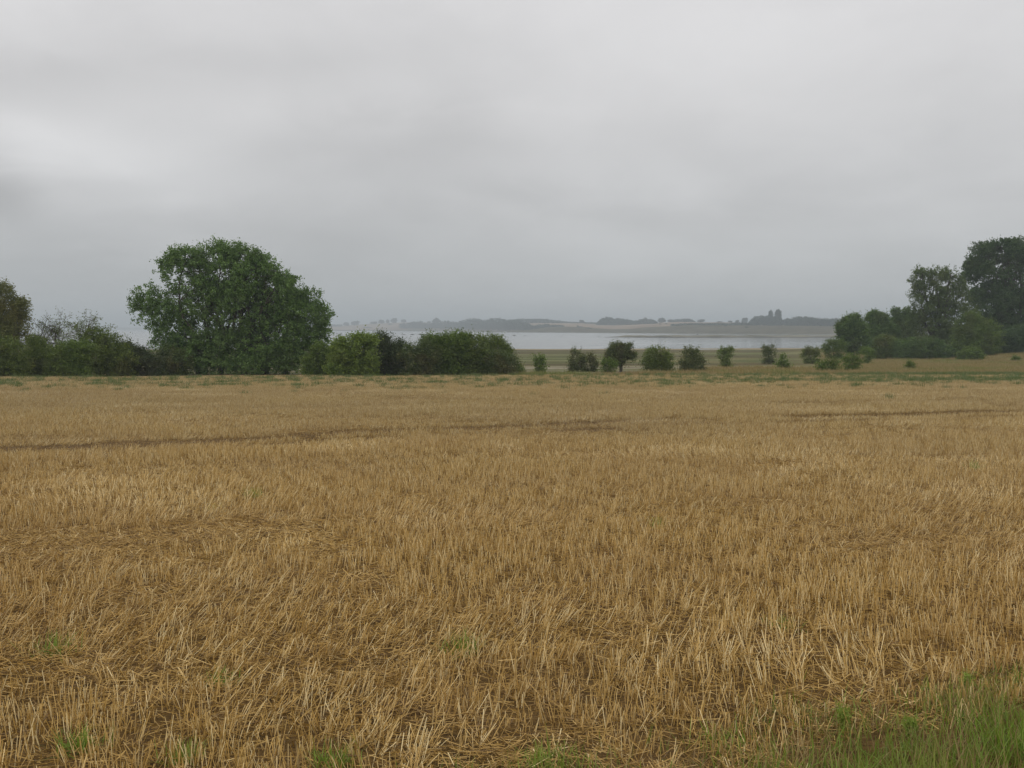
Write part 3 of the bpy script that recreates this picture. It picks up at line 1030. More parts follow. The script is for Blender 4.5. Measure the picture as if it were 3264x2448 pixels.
# ragged left group
plant('birch_tree', 'yellow green birch with drooping twigs at the far left edge', 'tree', 45, 74,
      [(-30, 965, 75, 60), (30, 1000, 50, 60), (-60, 1060, 90, 80), (20, 1090, 60, 75), (75, 985, 22, 28), (62, 1050, 30, 60), (-10, 925, 45, 25)],
      'leaf_birch', 3200, 15, .20, .12, 2, trunks=((-.5, 1.0), (.45, .8)), r0=.15, bark='bark_pale', gap=.30, nbr=30)


def twiggy(name, label, basepx, D, tips, seed, mat, group, leaves=900, r0=.11):
    """thin crowned tree whose branches show: recursive limbs, few leaves"""
    rng = np.random.RandomState(seed)
    x0 = X_at(basepx, D); z0 = float(zg(x0, D)); org = np.array([x0, D, z0])
    root = thing(name, label, 'tree', org, group)
    tr = Acc(); ends = []

    def grow(p, d, L, r, lev):
        n = 5
        pts = [p]
        dd = d / np.linalg.norm(d)
        for i in range(n):
            dd = dd + rng.normal(0, .16, 3) + np.array([0, 0, .02 if lev < 2 else -.01]); dd /= np.linalg.norm(dd)
            pts.append(pts[-1] + dd * L / n)
        rr = np.linspace(r, r * .5, n + 1)
        tube(tr, pts, rr, 5 if lev < 2 else 3)
        if lev >= 4:
            ends.extend(pts[2:]); return
        for i in range(2 + (lev > 0) + (lev > 2)):
            s = pts[rng.randint(2, n + 1)]
            a = dd + rng.normal(0, .62, 3); a[2] = a[2] * .8 + (.15 if lev < 2 else 0)
            grow(s, a, L * rng.uniform(.58, .80), r * .52, lev + 1)
        grow(pts[-1], dd + rng.normal(0, .25, 3), L * .72, r * .5, lev + 1)
    for tx, ty in tips:
        tgt = P(tx, ty, D) - org
        H = np.linalg.norm(tgt)
        grow(org + np.array([rng.uniform(-.4, .4), 0, -.05]), tgt / H + np.array([0, 0, .1]), H * .42, r0, 0)
    ends = np.array(ends)
    c = ends[rng.randint(0, len(ends), leaves)] + rng.normal(0, .07, (leaves, 3))
    ac = Acc(); ac.add(*leaf_quads(c, .10, rng, np.clip(rng.normal(.5, .2, leaves), 0, 1)))
    link('trunk', tr.mesh('trunk', [M['bark']], org), root)
    link('crown', ac.mesh('crown', [M[mat]], org), root)


twiggy('sparse_tree', 'thin leafed tree with bare branches, nearest right of the birch', 135, 76, [(130, 1010), (110, 1030)], 11, 'leaf_olive', 'thin crowned trees behind the left hedge')
twiggy('sparse_tree', 'thin leafed tree with bare branches, second right of the birch', 185, 77, [(180, 1000), (200, 1010)], 12, 'leaf_olive', 'thin crowned trees behind the left hedge', 1300)
twiggy('sparse_tree', 'fullest of the thin leafed trees, between the birch and the largest tree', 270, 76, [(240, 1000), (290, 990), (320, 1040)], 13, 'leaf_olive', 'thin crowned trees behind the left hedge', 4200)

hedge = [
    ('olive hedge bush at the foot of the birch', 60, 71, [(60, 1175, 50, 32), (-20, 1175, 60, 34), (30, 1140, 70, 60), (-40, 1130, 80, 70)], 'leaf_olive', 21),
    ('low olive hedge bush right of the birch foot', 150, 73, [(140, 1150, 60, 50), (110, 1120, 35, 40)], 'leaf_olive', 22),
    ('rounded yellow green hedge bush below the thin leafed trees', 220, 72, [(215, 1165, 65, 40), (240, 1130, 60, 45)], 'leaf_green', 23),
    ('tall olive bush sloping down right below the fullest thin leafed tree', 310, 75, [(300, 1110, 60, 60), (350, 1130, 65, 55), (380, 1160, 60, 40)], 'leaf_olive', 24),
    ('dark hedge bush under the left side of the largest tree', 430, 76, [(430, 1150, 60, 45), (395, 1120, 30, 30), (480, 1165, 40, 30)], 'leaf_dark', 25),
    ('pale brownish bush under the left of the largest tree', 560, 78, [(560, 1160, 45, 35), (530, 1140, 28, 30)], 'leaf_rust', 26),
]
for lab, bx_, D_, bl, mt, sd in hedge:
    plant('hedge_bush', lab, 'bush', bx_, D_, bl, mt, 900, 15, .20, .10, sd, trunks=((-.3, .8), (.3, 1.0)), r0=.06, parts=('stem', 'foliage'), nbr=14, gap=.1,
          group='bushes of the hedge at the left')
plant('hedge_bush', 'shaded green bush filling the gap between the largest tree and the light green bush', 'bush', 1045, 77,
      [(1035, 1140, 50, 45), (1065, 1155, 40, 40), (1010, 1165, 50, 35)], 'leaf_green', 900, 15, .19, .11, 30,
      trunks=((0, 1.0),), r0=.06, parts=('stem', 'foliage'), gap=.1, wob=.2)
plant('hedge_bush', 'light green leafy bush at the right foot of the largest tree', 'bush', 1120, 74,
      [(1110, 1130, 55, 50), (1150, 1120, 50, 52), (1165, 1160, 40, 38), (1085, 1165, 50, 35), (1140, 1085, 25, 22), (1185, 1090, 18, 22)], 'leaf_bright', 1300, 15, .19, .11, 31,
      trunks=((-.3, .8), (.3, 1.0)), r0=.07, parts=('stem', 'foliage'), gap=.15, wob=.2)
plant('hedge_bush', 'darkest bush in the hedge, almost black green with thorny twigs', 'bush', 1240, 76,
      [(1225, 1120, 42, 48), (1250, 1150, 45, 45), (1270, 1110, 20, 26), (1215, 1085, 20, 22)], 'leaf_dark', 1100, 14, .17, .09, 32,
      trunks=((-.3, .8), (.3, 1.0)), r0=.06, parts=('stem', 'foliage'), wob=.25, gap=.1, outw=1.5)
plant('hedge_bush', 'olive brown bush right of the darkest bush', 'bush', 1335, 75,
      [(1320, 1145, 48, 42), (1350, 1120, 30, 35), (1370, 1155, 35, 35)], 'leaf_rust', 800, 14, .18, .09, 33,
      trunks=((0, 1.0),), r0=.05, parts=('stem', 'foliage'), wob=.22)
plant('hedge_bush', 'widest deep green bush of the hedge with upright shoots on top', 'bush', 1450, 76,
      [(1395, 1120, 55, 48), (1450, 1115, 60, 48), (1500, 1125, 52, 52), (1440, 1155, 85, 38), (1375, 1090, 22, 18), (1430, 1083, 24, 16), (1482, 1080, 26, 16), (1515, 1155, 40, 36)],
      'leaf_green', 2400, 15, .17, .10, 34, trunks=((-1, .8), (0, 1.0), (1, .8)), r0=.07, parts=('stem', 'foliage'), wob=.12, outw=1.3)
plant('hedge_bush', 'round topped green bush at the right end of the hedge', 'bush', 1575, 79,
      [(1572, 1105, 38, 34), (1590, 1130, 36, 40), (1560, 1150, 40, 40)], 'leaf_olive', 900, 15, .16, .09, 35,
      trunks=((0, 1.0),), r0=.06, parts=('stem', 'foliage'), wob=.14, outw=1.3)
plant('hedge_bush', 'brownish loose bush ending the hedge on the right', 'bush', 1600, 76,
      [(1590, 1160, 48, 34), (1625, 1165, 28, 28), (1560, 1165, 45, 30)], 'leaf_rust', 800, 13, .18, .08, 36,
      trunks=((0, 1.0),), r0=.05, parts=('stem', 'foliage'), wob=.22, outw=1.4)

# bushes scattered over the meadow; (label, left, right, top, base px, D, material, seed, extra lobes)
def meadow_D(py):
    """distance of the ground seen at image height py beyond the field"""
    ys = np.linspace(78, 300, 400)
    pp = 1048 + (EYE - np.interp(ys, PROF_Y, PROF_Z)) / ys * F
    return float(np.interp(-py, -pp, ys))


bushes = [
    ('small bluish green bush, leftmost on the meadow', 1700, 1745, 1140, 1189, 'leaf_green', [(1722, 1168, 20, 22), (1708, 1148, 9, 10), (1726, 1150, 12, 14)]),
    ('narrow topped rusty bush, second from the left on the meadow', 1812, 1872, 1113, 1185, 'leaf_thorn', [(1840, 1160, 28, 26), (1832, 1130, 15, 18), (1858, 1158, 16, 22), (1825, 1168, 15, 18)]),
    ('slim spindly bush between the narrow topped bush and the meadow tree', 1872, 1908, 1128, 1185, 'leaf_thorn', [(1888, 1145, 12, 15), (1890, 1168, 14, 18), (1880, 1150, 12, 8)]),
    ('low bright green bush at the left foot of the meadow tree', 1913, 1965, 1148, 1189, 'leaf_green', [(1938, 1170, 25, 18), (1925, 1158, 12, 12), (1950, 1163, 14, 16)]),
    ('widest rounded thorn bush in the middle of the meadow', 2045, 2150, 1108, 1188, 'leaf_olive', [(2095, 1145, 45, 34), (2075, 1160, 30, 28), (2120, 1155, 30, 30), (2078, 1120, 18, 14), (2105, 1118, 20, 12)]),
    ('tall dark thorn bush right of the widest rounded one', 2167, 2250, 1110, 1188, 'leaf_thorn', [(2200, 1140, 30, 30), (2185, 1165, 25, 22), (2215, 1162, 30, 26), (2212, 1122, 18, 14), (2240, 1178, 12, 10)]),
    ('vase shaped open bush on the pale meadow', 2285, 2340, 1108, 1175, 'leaf_green', [(2315, 1135, 24, 22), (2298, 1120, 14, 10), (2325, 1118, 14, 12), (2314, 1160, 14, 14)]),
    ('upright bush with forked top, higher than its small neighbour', 2425, 2478, 1103, 1161, 'leaf_thorn', [(2452, 1130, 24, 20), (2438, 1112, 9, 10), (2460, 1110, 12, 9), (2450, 1148, 16, 12)]),
    ('small pointed bush, lower right of the forked bush', 2470, 2524, 1135, 1181, 'leaf_green', [(2500, 1168, 20, 14), (2497, 1145, 10, 12), (2480, 1162, 12, 7)]),
    ('round bush left of the lone leafy tree', 2555, 2620, 1105, 1159, 'leaf_olive', [(2588, 1135, 30, 22), (2575, 1125, 20, 16), (2600, 1120, 16, 14)]),
    ('taller bush standing against the lone leafy tree', 2620, 2700, 1080, 1148, 'leaf_green', [(2660, 1115, 34, 26), (2650, 1098, 22, 18), (2675, 1105, 22, 24), (2632, 1107, 16, 10)]),
    ('wide low bush at the field edge below the taller bush', 2597, 2680, 1147, 1187, 'leaf_green', [(2640, 1168, 30, 16), (2610, 1172, 16, 12), (2662, 1166, 18, 18)]),
    ('rounded low bush at the field edge, rightmost of its row', 2685, 2748, 1136, 1185, 'leaf_green', [(2715, 1158, 30, 20), (2705, 1150, 18, 14), (2718, 1172, 18, 12)]),
    ('small bush with narrow foot below the wood edge', 2740, 2792, 1110, 1164, 'leaf_green', [(2764, 1128, 24, 18), (2765, 1150, 14, 12)]),
    ('tiny low bush on the dry slope in front of the wood', 2885, 2912, 1160, 1180, 'leaf_olive', [(2900, 1170, 12, 9)]),
    ('tiny green bush on the bank near the right edge', 3225, 3250, 1136, 1156, 'leaf_olive', [(3237, 1146, 10, 8)]),
    ('low scrub clump just right of the hedge end', 1648, 1668, 1172, 1192, 'leaf_olive', [(1658, 1182, 9, 9)]),
]
for i, (lab, l, r, tp, bs, mt, bl) in enumerate(bushes):
    D_ = meadow_D(min(bs, 1190))
    area = sum(b[2] * b[3] for b in bl) * (D_ / F) ** 2
    n_ = int(np.clip(area * 230, 120, 1500))
    plant('meadow_bush', lab, 'bush', (l + r) / 2, D_, bl, mt, n_, 13, .13, .085, 500 + i, trunks=((-.1, .8), (.1, 1.0)), r0=.05, parts=('stem', 'foliage'),
          wob=.22, outw=1.4, nbr=10, group='bushes scattered over the meadow', shell=.36)
plant('hawthorn_tree', 'small tree on the meadow with a visible trunk and forked round crown', 'tree', 1978, meadow_D(1186),
      [(1975, 1140, 30, 26), (1962, 1112, 16, 16), (1998, 1112, 16, 16), (1948, 1130, 16, 16), (2008, 1138, 16, 12), (2022, 1132, 9, 10), (1980, 1104, 14, 10), (1960, 1152, 22, 12)],
      'leaf_thorn', 1500, 14, .13, .10, 560, r0=.15, wob=.2, outw=1.4, nbr=24, gap=.25, fork=.5)

# the wood on the right
D0 = 158
plant('leafy_tree', 'lone leafy tree at the left end of the right hand wood', 'tree', 2718, 150,
      [(2712, 1045, 42, 34), (2690, 1060, 24, 28), (2735, 1060, 30, 35), (2712, 1090, 36, 30), (2720, 1018, 20, 12), (2700, 1025, 14, 12), (2745, 1100, 30, 24), (2720, 1115, 26, 18)],
      'leaf_wood', 3200, 15, .26, .21, 601, r0=.22, nbr=26, wob=.15, gap=.15)
plant('leafy_tree', 'second tree from the left of the wood, with a lumpy top', 'tree', 2800, 160,
      [(2790, 1020, 26, 24), (2815, 1025, 20, 24), (2800, 1060, 40, 34), (2830, 1065, 36, 34), (2800, 1105, 48, 34), (2775, 1008, 10, 10)],
      'leaf_wood', 3200, 15, .26, .21, 602, r0=.22, nbr=26, wob=.16)
plant('leafy_tree', 'third tree from the left of the wood, with narrow upright tips', 'tree', 2880, 165,
      [(2855, 995, 11, 16), (2885, 1000, 20, 16), (2870, 1030, 34, 26), (2900, 1025, 30, 26), (2880, 1070, 50, 40), (2870, 1110, 60, 34)],
      'leaf_wood', 3200, 15, .26, .21, 603, r0=.22, nbr=26, wob=.16)
twiggy('dead_tree', 'bare grey dead treetop sticking up between two trees of the wood', 2826, 168, [(2822, 1000)], 604, 'leaf_olive', None, 60, .16)
plant('leafy_tree', 'tall airy tree in the middle of the wood with gaps in its crown', 'tree', 2990, D0,
      [(2940, 885, 36, 34), (2985, 875, 38, 28), (3030, 890, 38, 36), (3060, 925, 30, 34), (2960, 930, 52, 36), (3030, 950, 60, 36), (2915, 900, 20, 20), (2925, 950, 28, 22),
       (2970, 990, 70, 44), (3040, 1010, 70, 60), (2970, 1060, 90, 56), (3050, 1090, 80, 50), (2930, 1015, 30, 26), (2950, 1110, 80, 36)],
      'leaf_airy', 6600, 14, .24, .20, 605, trunks=((-.8, 1), (1.0, .8)), r0=.32, nbr=60, gap=.62, wob=.15, shell=.4)
plant('leafy_tree', 'tallest darkest tree of the wood, cut by the right edge', 'tree', 3220, 168,
      [(3130, 810, 46, 40), (3190, 800, 55, 40), (3260, 810, 60, 50), (3110, 860, 40, 44), (3170, 880, 80, 70), (3280, 900, 90, 90), (3090, 855, 22, 26), (3080, 885, 16, 16),
       (3170, 980, 90, 80), (3270, 1010, 110, 100), (3350, 900, 80, 110), (3180, 1070, 90, 70), (3350, 1040, 90, 90), (3210, 775, 14, 12), (3255, 770, 16, 12), (3120, 945, 40, 40)],
      'leaf_deep', 12500, 15, .28, .25, 606, trunks=((-1.2, .8), (1.2, 1)), r0=.42, nbr=70, gap=.16, wob=.13, shell=.38)
for i, (lab, bx_, D_, bl, mt, n_) in enumerate([
        ('fresh green bushy tree before the darkest tree of the wood', 3110, 150, [(3100, 1060, 50, 46), (3150, 1075, 46, 46), (3110, 1110, 70, 38), (3090, 1020, 26, 24), (3060, 1100, 40, 34)], 'leaf_green', 2100),
        ('dark undergrowth bush at the right edge below the darkest tree', 3230, 152, [(3220, 1090, 60, 46), (3280, 1080, 60, 50), (3190, 1110, 40, 30)], 'leaf_deep', 1700),
        ('olive undergrowth bush below the airy tree', 2950, 150, [(2950, 1115, 60, 36), (2900, 1120, 50, 32), (3000, 1125, 50, 30)], 'leaf_wood', 1600),
        ('undergrowth bush below the second and third trees of the wood', 2830, 152, [(2830, 1105, 50, 30), (2860, 1125, 40, 20), (2800, 1120, 28, 22)], 'leaf_olive', 1100),
        ('small fresh green bush on the slope before the fresh green bushy tree', 3095, 140, [(3080, 1138, 26, 18), (3108, 1130, 18, 16), (3120, 1140, 14, 12)], 'leaf_green', 400)]):
    plant('wood_bush', lab, 'bush', bx_, D_, bl, mt, n_, 14, .26, .15, 620 + i, trunks=((-.5, 1), (.5, .8)), r0=.10, parts=('stem', 'foliage'), nbr=14, wob=.16,
          group='bushes at the foot of the right hand wood')


# ------------------------------------------------------------------ far shore trees
def far_crown(seed, n=420, asp=1.0, kind='round'):
    rng = np.random.RandomState(seed)
    if kind == 'round':
        E = [(np.array([0, 0, .52]), np.array([.38, .38, .42])), (np.array([0, 0, .30]), np.array([.34, .34, .28]))] + [(np.array([rng.uniform(-.28, .28), rng.uniform(-.25, .25), rng.uniform(.35, .82)]), np.array([.2, .2, .17])) for _ in range(6)]
    elif kind == 'poplar':
        E = [(np.array([0, 0, .62]), np.array([.40, .4, .36])), (np.array([0.05, 0, .25]), np.array([.42, .4, .26])), (np.array([-.08, 0, .8]), np.array([.28, .3, .18]))]
    else:
        E = [(np.array([0, 0, .35]), np.array([.45, .4, .45]))] + [(np.array([rng.uniform(-.3, .3), 0, rng.uniform(.3, .8)]), np.array([.2, .2, .2])) for _ in range(4)]
    (v, q, t), cc = crown_leaves(E, n, 5, .035, .13, rng, 0, .5, .12, .6, lambda x, y: x * 0, .35, .8)
    a = Acc(); a.add(v, q, t)
    return a.mesh('crown', [M['leaf_far']])


def far_trunk(seed):
    rng = np.random.RandomState(seed); a = Acc()
    limb(a, (0, 0, -.05), (0, 0, .4), .035, .025, rng, .02, 4, 6)
    for _ in range(4):
        limb(a, (0, 0, .3), (rng.uniform(-.25, .25), rng.uniform(-.2, .2), rng.uniform(.5, .75)), .018, .006, rng, .05, 4, 4)
    return a.mesh('trunk', [M['bark']])


far_round = [far_crown(700 + i) for i in range(4)]
far_pop = [far_crown(710 + i, 420, 1, 'poplar') for i in range(2)]
far_bush = [far_crown(720 + i, 260, 1, 'bush') for i in range(3)]
ftrunk = far_trunk(730)


def far_tree(kind, px, top, wpx, t, label, i, group):
    D = float(np.interp(px, SX, SD)) + t
    X = X_at(px, D); z = float(zfar(px, D)) - .2
    H = zpy(top, D) - z
    Wd = wpx * D / F
    nm = {'round': 'far_tree', 'poplar': 'far_poplar', 'bush': 'far_bush'}[kind]
    root = thing(nm, label, 'bush' if kind == 'bush' else 'tree', (X, D, z), group)
    root.rotation_euler = (0, 0, (i * 1.3) % 6.28 if kind != 'poplar' else 0)
    root.scale = (Wd, Wd, max(H, 2.0))
    src = {'round': far_round, 'poplar': far_pop, 'bush': far_bush}[kind]
    link('crown' if kind != 'bush' else 'foliage', src[i % len(src)], root)
    link('trunk' if kind != 'bush' else 'stem', ftrunk, root)


FT = [
    ('round', 1105, 1027, 24, 500, 'small hazy tree on the far shore, first right of the largest left tree'),
    ('round', 1133, 1023, 34, 500, 'wide hazy tree on the far shore, second right of the largest left tree'),
    ('round', 1192, 1025, 28, 560, 'low hazy tree on the pale far hill left of the three crest trees'),
    ('round', 1218, 1019, 22, 560, 'hazy crest tree on the pale far hill, left one of three'),
    ('round', 1237, 1018, 15, 560, 'narrow hazy crest tree on the pale far hill, middle one of three'),
    ('round', 1257, 1014, 26, 560, 'tallest hazy crest tree on the pale far hill, right one of three'),
    ('bush', 1245, 1030, 16, 400, 'hazy bush just below the crest trees of the pale far hill'),
    ('bush', 1172, 1041, 30, 160, 'lone hazy bush low on the pale far hill near the water'),
    ('round', 1288, 1018, 22, 600, 'hazy round tree above the first far wood'),
    ('round', 1392, 1014, 32, 300, 'hazy domed tree standing out of the second far wood'),
    ('round', 1368, 1024, 16, 500, 'faint tree on the far crest between two woods'),
    ('bush', 1841, 1036, 8, 120, 'tiny bush on the ridge of the brown far bluff'),
    ('bush', 1847, 1042, 24, 80, 'hazy bush on the slope of the brown far bluff, left one of two'),
    ('bush', 1877, 1044, 24, 70, 'hazy bush on the slope of the brown far bluff, right one of two'),
    ('round', 1854, 1020, 20, 600, 'lone round tree on the far crest between two long woods'),
    ('round', 2107, 1013, 28, 560, 'round tree right beside the long domed far wood'),
    ('round', 2135, 1018, 24, 580, 'lower tree right of the round tree beside the domed far wood'),
    ('bush', 2103, 1033, 10, 320, 'left one of two dot like bushes on the pale far field'),
    ('bush', 2122, 1033, 10, 320, 'right one of two dot like bushes on the pale far field'),
    ('round', 2232, 1018, 28, 600, 'lone rounded tree on the crest above the sandbar'),
    ('round', 2205, 1021, 16, 600, 'small tree on the crest left of the lone rounded one'),
    ('round', 2291, 1024, 22, 600, 'low flat tree on the crest right of the lone rounded one'),
    ('bush', 2282, 1029, 12, 180, 'small dark bush on the ridge of the far bluff above the sandbar'),
    ('bush', 2310, 1037, 14, 80, 'small bush on the face of the far bluff left of the poplars'),
    ('round', 2325, 1022, 18, 560, 'small tree on the crest, leftmost of the three leading to the poplar wood'),
    ('round', 2347, 1020, 16, 500, 'small tree on the crest, middle of the three leading to the poplar wood'),
    ('round', 2371, 1013, 24, 480, 'rounded tree on the crest, right one of the three leading to the poplar wood'),
    ('round', 2395, 1019, 20, 400, 'low tree touching the left side of the poplar wood'),
    ('poplar', 2454, 989, 19, 200, 'left and slimmer one of the two tall poplars on the far shore'),
    ('poplar', 2478, 988, 28, 205, 'right and broader one of the two tall poplars on the far shore'),
    ('round', 2504, 1014, 26, 260, 'domed tree right of the two tall poplars'),
    ('bush', 2378, 1048, 12, 60, 'faint bush on the bluff face below the poplar wood'),
]
for i, (k_, px, tp, wd, t, lab) in enumerate(FT):
    far_tree(k_, px, tp, wd, t, lab, i, {'round': 'far trees across the water', 'poplar': 'two tall far poplars', 'bush': 'far bushes across the water'}[k_])


def wood(label, prof, t0, rows_, seed, base_drop=None, step=9, depth=26):
    """a far wood that reads as one mass; prof: (px, top py)"""
    rng = np.random.RandomState(seed)
    xs = np.array([p[0] for p in prof], float); ys = np.array([p[1] for p in prof], float)
    ac = Acc(); tk = Acc()
    for r_ in range(rows_):
        px = xs[0]
        while px < xs[-1]:
            s = float(np.interp(px, SX, SD)); D = s + t0 + r_ * depth + rng.uniform(-6, 6)
            top = float(np.interp(px, xs, ys)) + rng.uniform(-.8, 1.2) + (1.5 if r_ == 0 else 0)
            z = float(zfar(px, D)) - .2
            H = max(zpy(top, D) - z, 2.0)
            Wd = rng.uniform(.75, 1.25) * max(7.0, min(H * .9, 13))
            X = X_at(px, D)
            E = [(np.array([X, D, z + H * .55]), np.array([Wd * .5, Wd * .5, H * .42])),
                 (np.array([X + rng.uniform(-.2, .2) * Wd, D, z + H * .3]), np.array([Wd * .55, Wd * .5, H * .32])),
                 (np.array([X + rng.uniform(-.25, .25) * Wd, D, z + H * .80]), np.array([Wd * .26, Wd * .3, H * .19]))]
            (v, q, t), cc = crown_leaves(E, 85, 5, .8, 1.7, rng, 0, .5, .12, .5, None, .35, .8)
            ac.add(v, q, t)
            limb(ac, (X, D, z - .3), (X, D, z + H * .5), .3, .2, rng, .02, 3, 4)
            px += step * rng.uniform(.7, 1.3) * Wd / 12 * 1700 / s
    o = link('distant_wood', ac.mesh('distant_wood', [M['leaf_far']]))
    tag(o, label, 'wood', kind='stuff')


wood('faint low far hedge starting beside the largest left tree', [(1030, 1033), (1060, 1032), (1092, 1033)], 420, 1, 801)
wood('first far wood right of the pale hill, low and ragged', [(1280, 1030), (1300, 1028), (1318, 1024), (1340, 1022), (1350, 1026), (1365, 1031)], 110, 2, 802)
wood('second far wood behind the domed tree', [(1372, 1030), (1385, 1026), (1405, 1026), (1412, 1024), (1425, 1019), (1435, 1024), (1450, 1024), (1460, 1027)], 130, 2, 803)
wood('long dark far wood in the middle of the far shore', [(1463, 1030), (1470, 1021), (1485, 1016), (1500, 1013), (1515, 1012), (1535, 1017), (1545, 1020), (1555, 1015), (1580, 1012), (1600, 1013), (1610, 1018), (1640, 1018), (1660, 1022), (1690, 1032)], 90, 3, 804)
wood('low tapering far wood along the crest', [(1640, 1018), (1655, 1015), (1675, 1017), (1700, 1015), (1735, 1016), (1760, 1020), (1790, 1023), (1793, 1027)], 560, 2, 805)
wood('low far scrub between the long wood and the bluff', [(1690, 1034), (1700, 1037), (1745, 1031), (1755, 1036), (1780, 1036), (1790, 1040)], 140, 1, 806)
wood('thin far hedge line on the crest', [(1795, 1028), (1830, 1027), (1870, 1027), (1905, 1028)], 600, 1, 807)
wood('domed far wood left of the poplars, highest at its left end', [(1907, 1026), (1918, 1017), (1928, 1009), (1940, 1009), (1952, 1014), (1975, 1014), (2000, 1019), (2018, 1023), (2035, 1022), (2048, 1016), (2056, 1013), (2066, 1018), (2080, 1018), (2090, 1027)], 420, 3, 808)
wood('long flat far wood right of the domed wood', [(2148, 1020), (2165, 1017), (2185, 1016), (2200, 1018), (2211, 1024)], 600, 2, 809)
wood('low far hedge along the top of the bluff', [(2148, 1033), (2180, 1031), (2250, 1031), (2340, 1030), (2390, 1028)], 150, 1, 810)
wood('far wood around the feet of the two poplars', [(2393, 1027), (2402, 1012), (2410, 1007), (2430, 1007), (2445, 1006), (2470, 1012), (2490, 1018)], 190, 3, 811)
wood('far wood right of the poplars with lumpy top', [(2510, 1020), (2528, 1012), (2540, 1007), (2552, 1013), (2565, 1008), (2577, 1012), (2590, 1010), (2602, 1015), (2615, 1013), (2630, 1017), (2650, 1016), (2672, 1015), (2688, 1021), (2720, 1018), (2760, 1012), (2800, 1010), (2900, 1005), (3000, 1005)], 150, 3, 812)


# ------------------------------------------------------------------ rocks, posts, boat
def rock(px, py, wpx, hpx, label, seed):
    D = 6.05 * F / (py - 1048)
    rng = np.random.RandomState(seed)
    wd = wpx * D / F; hh = hpx * D / F * 1.3
    nth, nph = 12, 7
    V = []
    for a in range(nph):
        ph = a / (nph - 1) * pi
        for b in range(nth):
            th = b / nth * 2 * pi
            r_ = 1 + .22 * sin(3 * th + seed) * sin(ph) + rng.normal(0, .07)
            V.append((cos(th) * sin(ph) * r_ * wd / 2, sin(th) * sin(ph) * r_ * wd / 3, cos(ph) * hh * (1 if ph < pi / 2 else .5) * (1 + .3 * sin(2 * th + seed))))
    Q = [(a * nth + b, a * nth + (b + 1) % nth, (a + 1) * nth + (b + 1) % nth, (a + 1) * nth + b) for a in range(nph - 1) for b in range(nth)]
    o = link('rock', mesh_np('rock', np.array(V), np.array(Q), [M['rock']]), loc=(X_at(px, D), D, WATER_Z))
    tag(o, label, 'rock', 'dark rocks showing above the water')


RK = [(1075, 1064.5, 6, 1.4, 'small rock right beside the largest tree, first in the water'), (1089, 1066.5, 8, 2.2, 'low dark rock near the largest tree, larger of the first two'),
      (1104, 1067, 5, .9, 'flat sliver of rock right of the first two rocks'), (1258, 1067.5, 12, .8, 'thin flat rock left of the long reef'),
      (1288, 1067.5, 18, 1.3, 'short low rock bar just left of the long reef'), (1315, 1067.5, 14, 2.0, 'pointed left end rock of the long reef'),
      (1345, 1067.5, 30, 2.2, 'highest rock of the long reef'), (1373, 1067.7, 34, 1.5, 'middle rock of the long reef'), (1400, 1067.7, 28, .9, 'flat right end of the long reef'),
      (1522, 1070.5, 7, 1.5, 'small rock above the widest hedge bush'), (1577, 1070.5, 8, 1.2, 'small rock above the round topped hedge bush'), (1596, 1070.8, 5, .8, 'speck of rock right of the round topped bush'),
      (1639, 1070.8, 10, 2.2, 'domed rock left of the centre of the bay'), (1672, 1071.2, 9, 1.3, 'low pair of rocks right of the domed rock'), (1791, 1073.2, 6, .8, 'thin rock sliver alone in the middle of the bay'),
      (1908, 1073.8, 5, 1.6, 'small rock off the tip of the sandbar'), (2053, 1063.5, 5, 1.2, 'dark speck of rock behind the sandbar'), (2223, 1066.5, 8, 2.2, 'dark hump behind the sandbar')]
for i, r_ in enumerate(RK): rock(*r_, 900 + i)


def post(px, top, base, label, seed):
    D = 285
    x = X_at(px, D); z = float(zg(x, D)); h = (base - top) * D / F
    a = Acc(); rng = np.random.RandomState(seed)
    tube(a, [(0, 0, -.3), (.01, 0, h * .5), (.03, 0, h * .97), (.03, 0, h)], [.09, .085, .08, .02], 8)
    o = link('wooden_post', a.mesh('wooden_post', [M['post']]), loc=(x, D, z))
    tag(o, label, 'post', 'posts standing at the shore')


post(1852, 1100, 1114, 'thin wooden post at the shore left of the meadow tree', 1)
post(2182, 1101, 1114, 'thin wooden post at the shore above the tall dark thorn bush', 2)


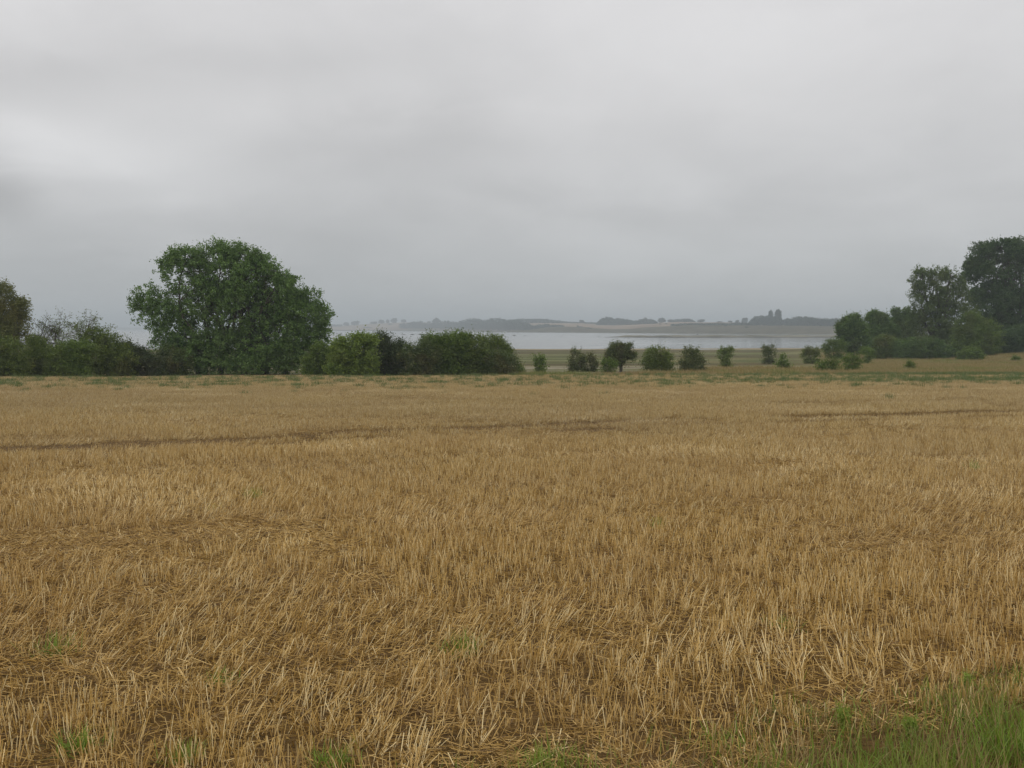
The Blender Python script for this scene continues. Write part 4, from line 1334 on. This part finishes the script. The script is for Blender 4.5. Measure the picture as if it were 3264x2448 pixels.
def boat():
    px, D = 1610, 1790
    root = thing('boat', 'small white boat lying at the far shore below the long dark wood', 'boat', (X_at(px, D), D, WATER_Z))
    L, B, H = 5.2, 1.7, .9
    st = np.linspace(-1, 1, 11); V = []
    for s in st:
        bw = B / 2 * (1 - max(0, s) ** 2.2) * (0.85 if s < -.9 else 1) + .01
        sh = H * (1 + .25 * max(0, s) ** 2)
        for k in (-1, -.8, 0, .8, 1):
            zz = sh if abs(k) == 1 else (.15 if abs(k) == .8 else -.15)
            V.append((s * L / 2, k * bw, zz))
    Q = [(i * 5 + j, i * 5 + j + 1, i * 5 + j + 6, i * 5 + j + 5) for i in range(10) for j in range(4)]
    Q += [(i * 5 + 0, i * 5 + 5, i * 5 + 9, i * 5 + 4) for i in range(10)]
    link('hull', mesh_np('hull', np.array(V) - np.array([0, 0, 0.0]), np.array(Q), [M['white']]), root)
    c = np.array([(x, y, z) for z in (0.98, 1.5) for x, y in ((-.9, -.5), (.6, -.5), (.6, .5), (-.9, .5))])
    c[4:, :2] *= .85
    link('cabin', mesh_np('cabin', c, np.array([(0, 1, 5, 4), (1, 2, 6, 5), (2, 3, 7, 6), (3, 0, 4, 7), (4, 5, 6, 7)]), [M['white']]), root)


boat()

# ------------------------------------------------------------------ haze
def haze():
    x, y0, y1, z0, z1 = 16500, -120, 9400, EYE - 12, 70
    v = [(a, b, c) for c in (z0, z1) for a, b in ((-x, y0), (x, y0), (x, y1), (-x, y1))]
    q = [(3, 2, 1, 0), (4, 5, 6, 7), (0, 1, 5, 4), (1, 2, 6, 5), (2, 3, 7, 6), (3, 0, 4, 7)]
    m_, nb = new_mat('haze')
    pv = nb.node('ShaderNodeVolumePrincipled', ins={'Color': (.85, .94, 1.0, 1), 'Density': 0.00043, 'Anisotropy': 0.1})
    o_ = nb.node('ShaderNodeOutputMaterial'); nb.l.new(pv.outputs[0], o_.inputs['Volume'])
    o = link('haze', mesh_np('haze', np.array(v, float), np.array(q), [m_]))
    tag(o, 'thin grey haze over the bay', 'haze', kind='stuff')


haze()
